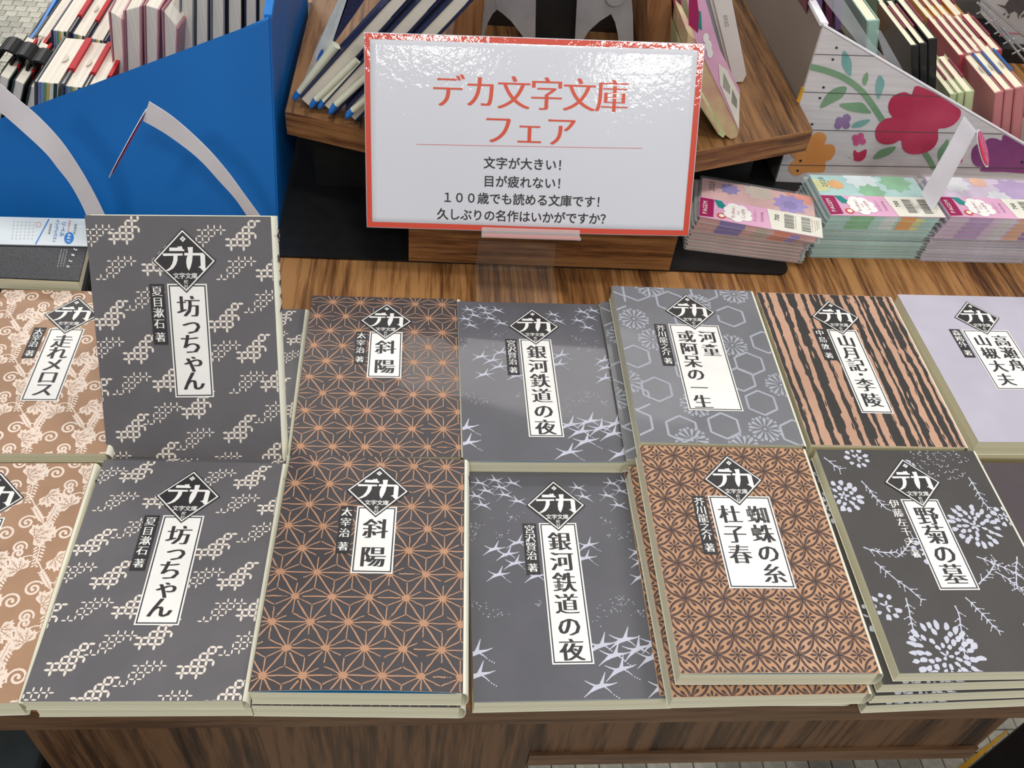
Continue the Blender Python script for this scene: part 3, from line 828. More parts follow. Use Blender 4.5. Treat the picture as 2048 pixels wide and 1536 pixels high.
BOOKS = {}
def book_proto(kind, T, lift=0.0, spine_title=False):
    """one paperback at the origin, lying on its back: +y is its head, spine on the right"""
    W, L = WB, LB
    bg, ink = INK[kind]
    R = 0.0038
    def dz(x, y):           # the front cover springs up a little at its foot
        if lift == 0: return 0.0
        v = (y + L / 2) / L
        if v > .45: return 0.0
        u = (x + W / 2) / W
        return lift * math.sin(math.pi * min(1, max(0, u))) ** .8 * (1 - v / .45) ** 2
    root = bpy.data.objects.new('paperback', None); COL.objects.link(root); root.empty_display_size = .02
    # page block
    b = MB(); b.box(-W / 2 + .0006, W / 2 - .0005, -L / 2 + .0006, L / 2 - .0006, .0005, T - .0013, CREAM)
    o = link('page_block', b.mesh('page_block'), root)
    bb = MB()
    if lift:
        bb.box(-W / 2 + .0008, W / 2 - .004, -L / 2 + .0002, L / 2 - .002, T - .0011, T - .0009, ENDPAPER)
        link('endpaper', bb.mesh('endpaper'), root)['label'] = 'blue endpaper'
    # jacket: front board, rounded spine, back board, swept along y
    prof = []
    nx = 16
    for i in range(nx + 1): prof.append((-W / 2 + W * i / nx, T, 1))
    for i in range(1, 8):
        a = math.pi / 2 - math.pi * i / 8
        prof.append((W / 2 + R * math.cos(a) ** .8, T / 2 + T / 2 * math.sin(a), 0))
    for i in range(3): prof.append((W / 2 - W * i / 2, 0.0001, 0))
    th = .0004
    inner = []
    for (x, z, fr) in prof:
        if fr: inner.append((x, z - th, 1))
        elif x > W / 2: inner.append((x - th, T / 2 + (z - T / 2) * .93, 0))
        else: inner.append((x, z + th, 0))
    loop = prof + inner[::-1]; n = len(loop); ny = 22
    V = []; F = []; mi = []
    for j in range(ny + 1):
        y = -L / 2 + L * j / ny
        for (x, z, fr) in loop: V.append((x, y, z + (dz(x, y) if fr else 0)))
    for j in range(ny):
        for i in range(n):
            i2 = (i + 1) % n
            F.append((j * n + i, j * n + i2, (j + 1) * n + i2, (j + 1) * n + i))
            mi.append(0 if i < nx else 1)
    np_ = len(prof)
    for j in (0, ny):
        for i in range(np_ - 1):
            F.append((j * n + i, j * n + i + 1, j * n + n - 2 - i, j * n + n - 1 - i)); mi.append(1)
    me = bpy.data.meshes.new('jacket'); me.from_pydata(V, [], F)
    me.materials.append(bg); me.materials.append(JACKET)
    me.polygons.foreach_set('material_index', mi); me.update()
    jk = link('jacket', me, root)
    def fm(x, y, h):
        X = (x - 63.5) / 1000; Y = (90.5 - y) / 1000
        return (X, Y, T + h + dz(X, Y))
    if kind in PATS:
        k = Ink(RC); PATS[kind](k, ink, bg)
        link('printed_pattern', k.mesh('printed_pattern', fm), jk)
    if kind in TITLES:
        (x0, x1, y0, y1), cols, author, (ax0, ax1, ay0, ay1) = TITLES[kind]
        k = Ink()
        k.rect_(x0, x1, y0, y1, WHITE_INK, 2); k.frame(x0 + 1.0, x1 - 1.0, y0 + 1.0, y1 - 1.0, .85, BLACK_INK, 3)
        for tx, cx, a, c, s in cols: k.column(tx, cx, a, c, s, BLACK_INK, 4)
        link('title_panel', k.mesh('title_panel', fm), root)
        k = Ink()
        if kind != 'chrysanthemum': k.rect_(ax0, ax1, ay0, ay1, EMB_D, 2)
        n = len(author); acx = (ax0 + ax1) / 2; sz = 7.4
        k.column(author, acx, ay0 + 5.0, ay1 - 15.5 if n > 3 else ay1 - 16.5, 7.8, WHITE_INK, 3, res=1, wt=.03)
        k.char('著', acx, ay1 - 5.6, sz, WHITE_INK, 3, res=1)
        link('author_panel', k.mesh('author_panel', fm), root)
        k = Ink(); emblem(k, 65.4, 31.4)
        link('emblem', k.mesh('emblem', fm), root)
        # spine print, wrapped round the rounded spine
        k = Ink()
        sc = T * 1000 * 1.2 / 2
        def sm(x, y, h):   # x in mm along the arc from the front edge
            a = math.pi / 2 - math.pi * x / (sc * 2)
            a = max(-math.pi / 2, min(math.pi / 2, a))
            return (W / 2 + (R + h) * max(0, math.cos(a)) ** .8 + h, (90.5 - y) / 1000, T / 2 + (T / 2 + h) * math.sin(a))
        k.convex([(sc, 8), (sc + 5, 13.5), (sc, 19), (sc - 5, 13.5)], EMB_D, 1)
        k.convex([(sc, 9), (sc + 4, 13.5), (sc, 18), (sc - 4, 13.5)], WHITE_INK, 2)
        k.convex([(sc, 9.7), (sc + 3.4, 13.5), (sc, 17.3), (sc - 3.4, 13.5)], EMB_D, 3)
        k.char('デ', sc, 13.4, 3.6, WHITE_INK, 4, res=1)
        if spine_title:
            k.column(''.join(c[0] for c in cols), sc - .6, 30, 66, 7.0, BLACK_INK, 2, res=1)
        link('spine_print', k.mesh('spine_print', sm), jk)
    return root

def get_book(kind, T, lift=0.0, spine_title=False):
    key = (kind, round(T, 4), lift, spine_title)
    if key not in BOOKS:
        BOOKS[key] = book_proto(kind, T, lift, spine_title); return BOOKS[key]
    return copy_tree(BOOKS[key])

DESC = {'kogin': 'grey cross-stitch patterned paperback', 'arabesque': 'tan vine-patterned paperback',
        'hemp': 'dark paperback with copper star lattice', 'birds': 'graphite paperback with silver birds',
        'hexagon': 'mid grey hexagon-patterned paperback', 'stripes': 'salmon and black striped paperback',
        'plain': 'plain lavender-grey paperback', 'tile': 'apricot linked-circle patterned paperback',
        'chrysanthemum': 'charcoal paperback with pale chrysanthemums', 'dusk': 'plain dusky brown paperback'}
def place_stack(kind, x, y, yaw, Ts, where, jit, lift=0.0):
    """Ts bottom to top; jit gives (dx, dy, dyaw) per book below the top"""
    z = 0.0003; n = len(Ts)
    for i, T in enumerate(Ts):
        top = i == n - 1
        dx, dy, da = (0, 0, 0) if top else jit[i]
        b = get_book(kind, T, lift if top else 0.0)
        b.location = (x + dx, y + dy, z); b.rotation_euler = (0, 0, yaw + da)
        lv = '' if n == 1 else (', topmost of its pile' if top else (', bottom of its pile' if i == 0 else (', middle of its pile' if n == 3 else (', second from the bottom', ', third from the bottom')[i - 1])))
        tag(b, DESC[kind] + where + lv, 'book', 'large-print paperbacks laid out on the table')
        z += T + .00012 + (.0004 if i < n - 1 else 0)

place_stack('arabesque', -.2980, .5225, .0190, [.0095, .0100], ' in the back row', [(.001, .001, 0)])
place_stack('arabesque', -.3013, .3352, .0193, [.017], ' in the front row', [])
place_stack('kogin', -.1678, .3336, -.0070, [.0118, .0116], ' in the front row', [(.0035, .0012, .002)])
place_stack('hemp', -.0356, .3336, -.0178, [.0155, .0170], ' in the front row', [(-.0005, -.0008, -.004)], lift=.0032)
place_stack('hemp', -.0370, .5205, .0118, [.0125, .0127], ' in the back row', [(.0008, 0, 0)])
place_stack('birds', .0962, .3355, .0112, [.0155], ' in the front row', [], lift=.0004)
place_stack('birds', .0906, .5165, .0159, [.0139, .0138], ' in the back row', [(.0005, .001, -.003)], lift=.0006)
place_stack('hexagon', .2245, .5200, -.0054, [.0157, .0155, .0158], ' in the back row', [(-.004, .001, .002), (-.0085, -.003, .002)])
place_stack('tile', .2221, .3369, -.0052, [.0158, .0150, .0153], ' in the front row', [(-.006, .0005, -.004), (-.0045, -.0068, .018)], lift=.0008)
place_stack('stripes', .3605, .5265, -.0006, [.0203, .0204], ' in the back row', [(-.002, .001, .002)])
place_stack('chrysanthemum', .3606, .3372, .009, [.0114, .0112, .0112, .0113], ' in the front row', [(-.0115, -.0035, .022), (-.0095, -.0025, .018), (-.008, -.001, .012)])
place_stack('plain', .5045, .5402, .0185, [.0168, .0167], ' in the back row', [(.001, .0005, 0)])
# dusky book at the right edge of the front row, one slipped under another
place_stack('dusk', .4985, .3400, .004, [.0150, .0145], ' at the right frame edge', [(-.010, .012, .0)])
# grey book under the propped one
b4 = get_book('kogin', .0112)
b4.location = (U(611, 621, z=.0115).x - WB / 2 + .002, U(611, 621, z=.0115).y - LB / 2, .0003); b4.rotation_euler = (0, 0, .025)
tag(b4, DESC['kogin'] + ' lying under the propped-up copy', 'book', 'large-print paperbacks laid out on the table')
# propped-up copy
bs = get_book('kogin', .0112, .0, True)
ex = Vector((.9994, .0287, .0201)); ey = Vector((-.0325, .545, .8378)); ez = ex.cross(ey).normalized(); ey = ez.cross(ex).normalized()
cf = Vector((-.17055, .4367, .0106)) + ey * .0895      # centre of the front cover
org = cf - ez * .0112
mw = Matrix((ex, ey, ez)).transposed().to_4x4(); mw.translation = org
bs.matrix_world = mw
lift_up = 0.0
tag(bs, 'warm grey paperback with cream cross-stitch pattern propped up facing the viewer', 'book', 'large-print paperbacks laid out on the table')
# clear easel that holds it
CLEAR = M('clear_acrylic', '#f6fbfb', .05, .0, trans=.85, alpha=.16, spec=.6, ior=1.25)
CLIPM = M('clip_acrylic', '#eef3f3', .06, .0, trans=.3, alpha=.42, spec=.7)
es = thing('book_easel', 'small clear acrylic easel behind the propped-up grey paperback', 'easel', (cf.x, .56, .012))
t = MB()
a = org - ez * .0015 + ey * .06 - ex * .03; b_ = org - ez * .0015 - ey * .075 - ex * .03
t.hexa([a, a + ex * .06, b_ + ex * .06, b_], [q - ez * .002 for q in (a, a + ex * .06, b_ + ex * .06, b_)], CLEAR)
t.obj('back_plate', es)
t = MB(); foot = Vector((cf.x, .606, .0125))
q = [a, a + ex * .06, foot + ex * .03, foot - ex * .03]
t.hexa([p_ - ez * .0022 for p_ in q], [p_ - ez * .0022 + Vector((0, .002, 0)) for p_ in q], CLEAR); t.obj('prop_leg', es)

# ================================================================== SIGN
SG_TL, SG_TR, SG_BR, SG_BL = Vector((-.0607, .7489, .2022)), Vector((.2323, .7372, .2153)), Vector((.2357, .6586, .0699)), Vector((-.0573, .6703, .0568))
def sign():
    root = thing('shop_sign', 'white laminated sign with red border and Japanese lettering on a clear stand', 'sign', (SG_BL + SG_BR) / 2)
    org = root.location
    ex = (SG_BR - SG_BL).normalized(); ey = (SG_TL - SG_BL); ey = (ey - ex * ey.dot(ex)).normalized(); n = ex.cross(ey)
    Wm, Hm = 294.0, 165.4
    def bow(u, v): return .0035 * math.sin(math.pi * u) - .004 * (v ** 3) - .0016 * math.sin(2 * math.pi * u) * (1 - v)
    def fm(x, y, h):
        u = x / Wm; v = y / Hm
        P = (SG_TL * (1 - u) + SG_TR * u) * (1 - v) + (SG_BL * (1 - u) + SG_BR * u) * v
        return P + n * (h - .002 + bow(u, 1 - v)) - org
    LAM = M('laminated_white', '#dadbe1', .35, .008, 4, coat=1.0, coat_rough=.04, bump=.34, bump_scale=170, spec=.3)
    RED = M('laminated_red', '#d5452a', .35, .02, 4, coat=1.0, coat_rough=.04, bump=.34, bump_scale=170, spec=.3)
    RINK = M('sign_red_ink', '#da4f30', .35, .02, 4, coat=1.0, coat_rough=.03, spec=.3)
    KINK = M('sign_black_ink', '#2e2a26', .35, .02, 4, coat=1.0, coat_rough=.03, spec=.3)
    for nm, z0, mt in (('sheet', 0.0, LAM),):
        V = []; F = []; nx, ny = 28, 16; mi = []
        for s_ in (0, 1):
            for j in range(ny + 1):
                for i in range(nx + 1): V.append(tuple(fm(Wm * i / nx, Hm * j / ny, -.0006 * s_)))
        K = (nx + 1) * (ny + 1)
        for j in range(ny):
            for i in range(nx):
                a = j * (nx + 1) + i
                F.append((a, a + nx + 1, a + nx + 2, a + 1)); F.append((K + a, K + a + 1, K + a + nx + 2, K + a + nx + 1))
        for i in range(nx): F.append((i, i + 1, K + i + 1, K + i)); a = ny * (nx + 1) + i; F.append((a + 1, a, K + a, K + a + 1))
        for j in range(ny): a = j * (nx + 1); F.append((a + nx + 1, a, K + a, K + a + nx + 1)); a += nx; F.append((a, a + nx + 1, K + a + nx + 1, K + a))
        me = bpy.data.meshes.new('sheet'); me.from_pydata(V, [], F); me.materials.append(mt)
        me.polygons.foreach_set('use_smooth', [True] * len(F)); me.update()
        sh = link('sheet', me, root)
    k = Ink()
    def grid(x0, x1, y0, y1, nx, ny, m):
        for i in range(nx):
            for j in range(ny):
                xa, xb = x0 + (x1 - x0) * i / nx, x0 + (x1 - x0) * (i + 1) / nx; ya, yb = y0 + (y1 - y0) * j / ny, y0 + (y1 - y0) * (j + 1) / ny
                k.p.append(([(xa, ya), (xb, ya), (xb, yb), (xa, yb)], m, .00002))
    grid(.6, 293.4, .6, 5.3, 60, 1, RED); grid(.6, 293.4, 160.2, 164.8, 60, 1, RED)
    grid(.6, 5.1, 5.3, 160.2, 1, 34, RED); grid(288.4, 293.4, 5.3, 160.2, 1, 34, RED)
    link('border', k.mesh('border', fm, base=.0001), sh)
    k = Ink()
    k.row('デカ文字文庫', 144, 45.3, 28.6, 30.0, RINK, 1, res=4, wt=.027)
    k.row('フェア', 144.5, 76.0, 27.5, 29, RINK, 1, res=4, wt=.027)
    k.stroke([(45 + i * 10, 91.2 - i * .13) for i in range(21)], .35, RINK, 1)
    for tx, cx, cy, p in (('文字が大きい！', 142.6, 105.0, 10.9), ('目が疲れない！', 142.6, 121.0, 10.9), ('１００歳でも読める文庫です！', 142.2, 136.2, 10.65), ('久しぶりの名作はいかがですか？', 142.6, 151.3, 10.55)):
        k.row(tx, cx, cy, p, 10.8, KINK, 1, mincho=False, bold=.014, res=2)
    link('lettering', k.mesh('lettering', fm, base=.00012), sh)
    # clear stand: clip, stem, foot
    t = MB()
    def PW(x, y, h): return fm(x, y, h) + org
    a, b = PW(104, 162, .004), PW(193, 162, .004)
    lo = n * .006
    t.hexa([PW(104, 161.5, .0045), PW(193, 161.5, .0045), PW(193, 169, .0045), PW(104, 169, .0045)],
           [PW(104, 161.5, .0025), PW(193, 161.5, .0025), PW(193, 169, .0025), PW(104, 169, .0025)], CLIPM)
    t.hexa([PW(104, 166, .0045), PW(193, 166, .0045), PW(193, 169, .0045), PW(104, 169, .0045)],
           [PW(104, 166, .018), PW(193, 166, .018), PW(193, 169, .018), PW(104, 169, .018)], CLIPM)
    t.obj('clip', root, bevel=.0008)
    t = MB(); t.hexa([PW(106, 166.4, .0048), PW(191, 166.4, .0048), PW(191, 168.4, .0048), PW(106, 168.4, .0048)],
                     [PW(106, 166.4, .016), PW(191, 166.4, .016), PW(191, 168.4, .016), PW(106, 168.4, .016)], RINK); t.obj('red_insert', root)
    t = MB()
    tl = U(958, 484, y=.683); tr = U(1112, 490, y=.683); bl = U(950, 538, y=.686); br = U(1107, 544, y=.686)
    tl.y = tr.y = .6835; bl.z = br.z = .0006
    t.hexa([tl, tr, br, bl], [p_ + Vector((0, .002, 0)) for p_ in (tl, tr, br, bl)], CLEAR)
    t.obj('stem_panel', root)
    t = MB(); t.box(bl.x, br.x, .630, .688, .0004, .0024, CLEAR); t.obj('foot_panel', root)
sign()

# ================================================================== BLUE FILE BOX (left)
BLUE = M('blue_card', '#0661ab', .5, .04, 6, coat=.08, coat_rough=.3, spec=.25)
BLUE_RIM = M('blue_card_edge', '#1d7cd0', .5, .04)
BY0 = .736                    # foot of the leaning front panel
BX0 = U(553, 432, y=BY0).x
_A = U(537, 37, x=BX0)
BK = (_A.y - BY0) / _A.z
def lean(px, py):            # point on the leaning front panel of the blue box: y = BY0 + BK z
    v = ROT @ Vector(((px - 1024) / FPX, -(py - 768) / FPX, -1.0))
    return CAM + v * ((BY0 + BK * CAM.z - CAM.y) / (v.y - BK * v.z))
def blue_box():
    root = thing('blue_display_box', 'bright blue cardboard box with slanted front holding planners', 'display box', (-.35, .85, .003))
    A = lean(537, 37); B = lean(553, 432); Cc = lean(0, 277)
    B.z = .003; B.y = BY0
    sl = (A - Cc).normalized()
    D = Cc - sl * .25; E_ = Vector((D.x, BY0, .003))
    th = Vector((0, .003, -.0018))
    t = MB(); t.hexa([D, A, B, E_], [p_ + th for p_ in (D, A, B, E_)], BLUE); t.obj('front_panel', root)
    t = MB(); up = Vector((0, .0005, .0009)) * 1.6
    t.hexa([D + up, A + up, A - up * .4, D - up * .4], [p_ + th * 1.2 for p_ in (D + up, A + up, A - up * .4, D - up * .4)], BLUE_RIM); t.obj('front_rim', root)
    # right side panel, running back and rising
    A2 = A + Vector((.012, .26, .11)); B2 = B + Vector((.0, .30, 0))
    o3 = Vector((-.003, 0, 0)); g = Vector((.0015, .003, 0))
    t = MB(); t.hexa([A + g, A2, B2, B + g], [p_ + o3 for p_ in (A + g, A2, B2, B + g)], BLUE); t.obj('side_panel', root)
    t = MB(); u2 = Vector((0, 0, .0022)); q = [A + g - u2, A2 - u2, A2 + u2, A + g + u2]
    t.hexa([p_ + Vector((.001, 0, 0)) for p_ in q], [p_ + Vector((-.006, 0, 0)) for p_ in q], BLUE_RIM); t.obj('side_rim', root)
    # left side panel far end
    P0 = U(58, 80, x=TX0 + .006); P1 = U(112, -10, x=TX0 + .006)
    t = MB(); q = [P0, P1, Vector((P1.x, P1.y, .003)), Vector((P0.x, P0.y, .003))]
    t.hexa(q, [p_ + Vector((.004, 0, 0)) for p_ in q], BLUE_RIM); t.obj('far_side_panel', root)
    # floor of the box
    t = MB(); t.box(TX0 + .04, B.x - .006, BY0 + .06, 1.2, .0035, .006, BLUE); t.obj('box_floor', root)
    return root
blue_box()

GREYC = M('charcoal_vinyl', '#4e5157', .5, .06, 30, coat=.1)
NAVY = M('navy_vinyl', '#252b40', .4, .06, 30, coat=.3)
DKGREEN = M('dark_green_vinyl', '#2c3e3a', .4, .06, 30, coat=.3)
PINKC = M('pink_vinyl', '#c4868d', .4, .07, 12, coat=.4)
REDC = M('red_band', '#c1242b', .6, .04, 30, spec=.2)
PAGES = M('planner_pages', '#efe6d6', .75, .03, 1.0, stretch=(900, 4, 4))
TAB = M('page_tab', '#cfc6b8', .6, .03)
TABS = [M('index_violet', '#7d84ad', .6), M('index_blue', '#7fa3c4', .6), M('index_green', '#6f9d7a', .6), M('index_yellow', '#d3b85e', .6), M('page_white', '#e9e4d8', .6), M('index_dark_green', '#27463a', .6)]

def planner(px, Y, depth, cover, label, group, spine=False, tabs=False, red=False, tabmark=False, pen=None, cat='planner', name='planner', down=None, pagecol=None, flare=0.0):
    """px: front face corners tl, tr, br, bl in the photo; pushed back along +y"""
    tl, tr, br, bl = [U(*p_, y=Y) for p_ in px]
    if down:
        bl = tl + (bl - tl) * down; br = tr + (br - tr) * down
    D = Vector((flare, depth, 0))
    c0 = (bl + br) / 2
    root = thing(name, label, cat, c0, group)
    X = lambda t_, top: (tl * (1 - t_) + tr * t_) if top else (bl * (1 - t_) + br * t_)
    upv = (tl - bl).normalized()
    def slab(mb, a, b, m, y0=0.0, y1=1.0, dz=0.0, dzb=0.0):
        q = [X(a, 1) + upv * dz, X(b, 1) + upv * dz, X(b, 0) - upv * dzb, X(a, 0) - upv * dzb]
        mb.hexa([p_ + D * y0 for p_ in q], [p_ + D * y1 for p_ in q], m)
    pm = pagecol or PAGES
    t = MB()
    slab(t, 0, .10, cover); slab(t, .90, 1.0, cover)
    if spine: slab(t, 0.10, .90, cover, 0.0, .025)
    t.obj('cover', root, bevel=.0006)
    t = MB()
    if tabs:
        slab(t, .12, .80, pm, .012, .97, -.0006, 0)
        t.obj('page_block', root)
        t = MB(); fr = (.13, .24, .33, .42, .52, .66, .78)
        for i in range(6): slab(t, fr[i], fr[i + 1] - .01, TABS[i], .003, .0118, -.0006 - .0004 * (i % 2), 0)
        t.obj('index_tabs', root)
    else:
        slab(t, .12, .86, pm, .03, .97, -.0008, 0); t.obj('page_block', root, bevel=.0008)
    if red:
        t = MB(); slab(t, .84, 1.06, REDC, .30, .98, .0016, -.02 if False else 0)
        t.obj('red_band', root)
    if tabmark:
        c = X(.5, 1) + D * .5 + upv * .0006; t = MB()
        a_ = (tr - tl); hw = a_ * .16; pts = []
        for i in range(9):
            an = math.pi * i / 8
            pts.append(c + hw * math.sin(an) + D.normalized() * .008 * math.cos(an))
        t.prism(pts, upv * .0008, TAB); t.obj('thumb_tab', root)
    if pen:
        t = MB(); slab(t, .90, 1.04, pen, .35, .85, .0020, 0); t.obj('bookmark_strip', root)
    return root

GB = 'planners standing in the blue box'
# front row, dark covers with coloured index pages
planner([(68, 163), (128, 168), (120, 300), (68, 300)], .865, .10, GREYC, 'charcoal planner with coloured index, front row left in the blue box', GB, tabs=True, red=True, tabmark=True)
planner([(125, 171), (172, 176), (166, 300), (122, 300)], .867, .10, GREYC, 'charcoal planner with coloured index, front row middle in the blue box', GB, tabs=True, red=True, tabmark=True)
planner([(170, 177), (206, 183), (200, 300), (168, 300)], .869, .10, GREYC, 'charcoal planner with coloured index, front row right next to the pink planners', GB, tabs=True, red=True)
planner([(101, 60), (141, 64), (140, 200), (108, 200)], .975, .13, NAVY, 'navy planner with coloured index, second row left in the blue box', GB, tabs=True, red=True)
planner([(142, 66), (176, 74), (172, 200), (142, 200)], .977, .13, NAVY, 'navy planner with coloured index, second row middle in the blue box', GB, tabs=True, red=True, tabmark=True)
planner([(177, 76), (212, 82), (210, 200), (178, 200)], .979, .13, NAVY, 'navy planner with coloured index, second row right in the blue box', GB, tabs=True, red=True)
planner([(70, 70), (98, 78), (98, 200), (66, 200)], 1.04, .14, GREYC, 'slim charcoal planner with a red band at the far left end of the blue box', GB, red=True)
# red and black ones with ring ends, far left
BLACKP = M('black_plastic', '#191919', .55, .05, 20, spec=.25)
for i, (x, y) in enumerate(((-4, 150), (26, 160), (58, 172))):
    r_ = planner([(x, y), (x + 24, y + 10), (x - 2, y + 130), (x - 26, y + 120)], .875, .09, DKGREEN,
                 ('dark planner with red band and black ring at the left frame edge', 'dark planner with red band and black ring, middle of three', 'dark planner with red band and black ring beside the charcoal planners')[i], 'planners with black rings in the blue box', red=True, tabmark=i > 0)
    c = U(x + 20, y - 26, y=.90); c.z += .010
    t = MB(); pts = []
    for q in range(11):
        a_ = math.pi * q / 10
        pts.append((c.x - .013 * math.cos(a_), c.y, c.z - .012 + .016 * math.sin(a_)))
    for q in range(10, -1, -1):
        a_ = math.pi * q / 10
        pts.append((c.x - .011 * math.cos(a_), c.y, c.z - .012 + .0135 * math.sin(a_)))
    t.prism(pts, (0, .028, 0), BLACKP); t.obj('pen_loop', r_)
for i, (x, y) in enumerate(((34, 118), (88, 122))):
    planner([(x, y), (x + 34, y + 3), (x + 30, y + 120), (x - 4, y + 120)], .99, .11, GREYC,
            ('cream-paged planner with wide red band at the upper left', 'cream-paged planner with red band left of the coloured index row')[i], GB, red=True, tabmark=True)
# pink fanned planners
for i, (q, Y, dp) in enumerate((([(216, 22), (246, 40), (250, 170), (228, 172)], .93, .10), ([(246, 22), (283, 12), (284, 160), (252, 168)], .935, .09),
                                ([(286, 10), (318, 20), (316, 150), (290, 155)], .94, .10), ([(322, 18), (356, 58), (352, 150), (326, 150)], .945, .10))):
    planner(q, Y, dp, PINKC, ('pink planner with splayed cover at the left of the pink group', 'pink planner with thick cream pages, second in the pink group',
            'pink planner, third in the pink group in the blue box', 'pink planner with a slanting cover at the right of the pink group')[i], 'pink planners in the blue box', flare=(-.004, 0, .004, .01)[i])
SILV = M('silver_grey_vinyl', '#8d9096', .35, .05, 20, coat=.4)
cols = [(358, 388, -12, 112, SILV), (388, 418, -18, 96, GREYC), (420, 450, -22, 84, SILV), (452, 486, -26, 72, BLACKP), (488, 515, -30, 62, NAVY), (515, 534, -34, 50, BLACKP)]
nm = ['silver-grey planner right of the pink planners', 'charcoal planner between the two silver-grey ones', 'silver-grey planner left of the black one', 'black planner near the right end of the blue box', 'navy planner near the blue box corner', 'black planner tucked in the corner of the blue box']
for (a, b, y0, y1, m), lb in zip(cols, nm):
    planner([(a, y0), (b, y0 + 2), (b, y1 + 60), (a, y1 + 62)], .97, .12, m, lb, 'dark planners at the right of the blue box', tabs=False)

# ================================================================== PAPER SHELF TALKERS
def ribbon(outer, inner, Y0, Y1, label, oval, name='shelf_talker'):
    """curved paper strip: pairs of photo points along it, at distances running from Y0 to Y1"""
    n = 24
    o_ = smooth_open(outer, 5); i_ = smooth_open(inner, 5); m = min(len(o_), len(i_))
    A, B = [], []
    for k in range(m):
        t_ = k / (m - 1); Y = Y0 + (Y1 - Y0) * t_
        A.append(U(*o_[k], y=Y)); B.append(U(*i_[k], y=Y))
    root = thing(name, label, 'shelf talker', A[-1], 'curved white paper shelf talkers')
    t = MB(); th = Vector((.0002, .0005, 0))
    for k in range(m - 1): t.hexa([A[k], A[k + 1], B[k + 1], B[k]], [p_ + th for p_ in (A[k], A[k + 1], B[k + 1], B[k])], PAPER)
    t.obj('paper_strip', root)
    if oval:
        c, ax, ay = oval
        t = MB(); pts = [c + ax * math.cos(2 * math.pi * q / 28) + ay * math.sin(2 * math.pi * q / 28) for q in range(28)]
        nn = ax.cross(ay).normalized()
        t.prism(pts, nn * .0005, PAPER); tg = t.obj('round_tag', root)
        k = Ink(); PK = M('tag_pink', '#c95f86', .5, .12, 300); RD = M('tag_red', '#d7233f', .5, .05)
        k.disc(50, 50, 46, PK, 0, n=28); k.poly([(50 + 44 * math.cos(a_), 50 + 44 * math.sin(a_)) for a_ in [math.radians(d_) for d_ in range(200, 341, 14)]], RD, 1)
        def fm(x, y, h):
            sg = 1 if nn.dot(CAM - c) > 0 else -1
            return c + ax * ((x - 50) / 50) + ay * ((y - 50) / 50) + nn * (sg * (h + .0005)) - root.location
        link('printed_disc', k.mesh('printed_disc', fm), tg)
    return root
ribbon([(-30, 150), (0, 168), (30, 194), (76, 233), (121, 281), (157, 333), (188, 387), (214, 440)],
       [(-30, 212), (0, 225), (45, 263), (91, 306), (115, 336), (140, 368), (160, 403), (177, 440)], .665, .69, 'curved white paper strip crossing the left frame edge before the blue box', None)
P_a, P_b = U(291, 222, y=.67), U(222, 351, y=.655)
cc = (P_a + P_b) / 2; ax = (P_a - P_b) / 2; side = Vector((.004, .013, .004))
ribbon([(298, 203), (348, 236), (409, 291), (454, 342), (490, 391), (526, 440)], [(286, 242), (333, 269), (394, 315), (439, 363), (472, 400), (499, 440)], .67, .69,
       'bent white paper strip with a pink tag in front of the blue box', (cc, ax, side))
P_a, P_b = U(1956, 262, y=.76), U(1976, 331, y=.75)
cc = (P_a + P_b) / 2
ribbon([(1928, 232), (1908, 270), (1888, 306), (1866, 345), (1843, 386)], [(1953, 262), (1932, 303), (1910, 343), (1888, 384), (1864, 424)], .76, .738,
       'white paper strip with a pink round tag beside the flowered box', (cc, (P_a - P_b) / 2 * 1.05, Vector((.005, .008, .002))))

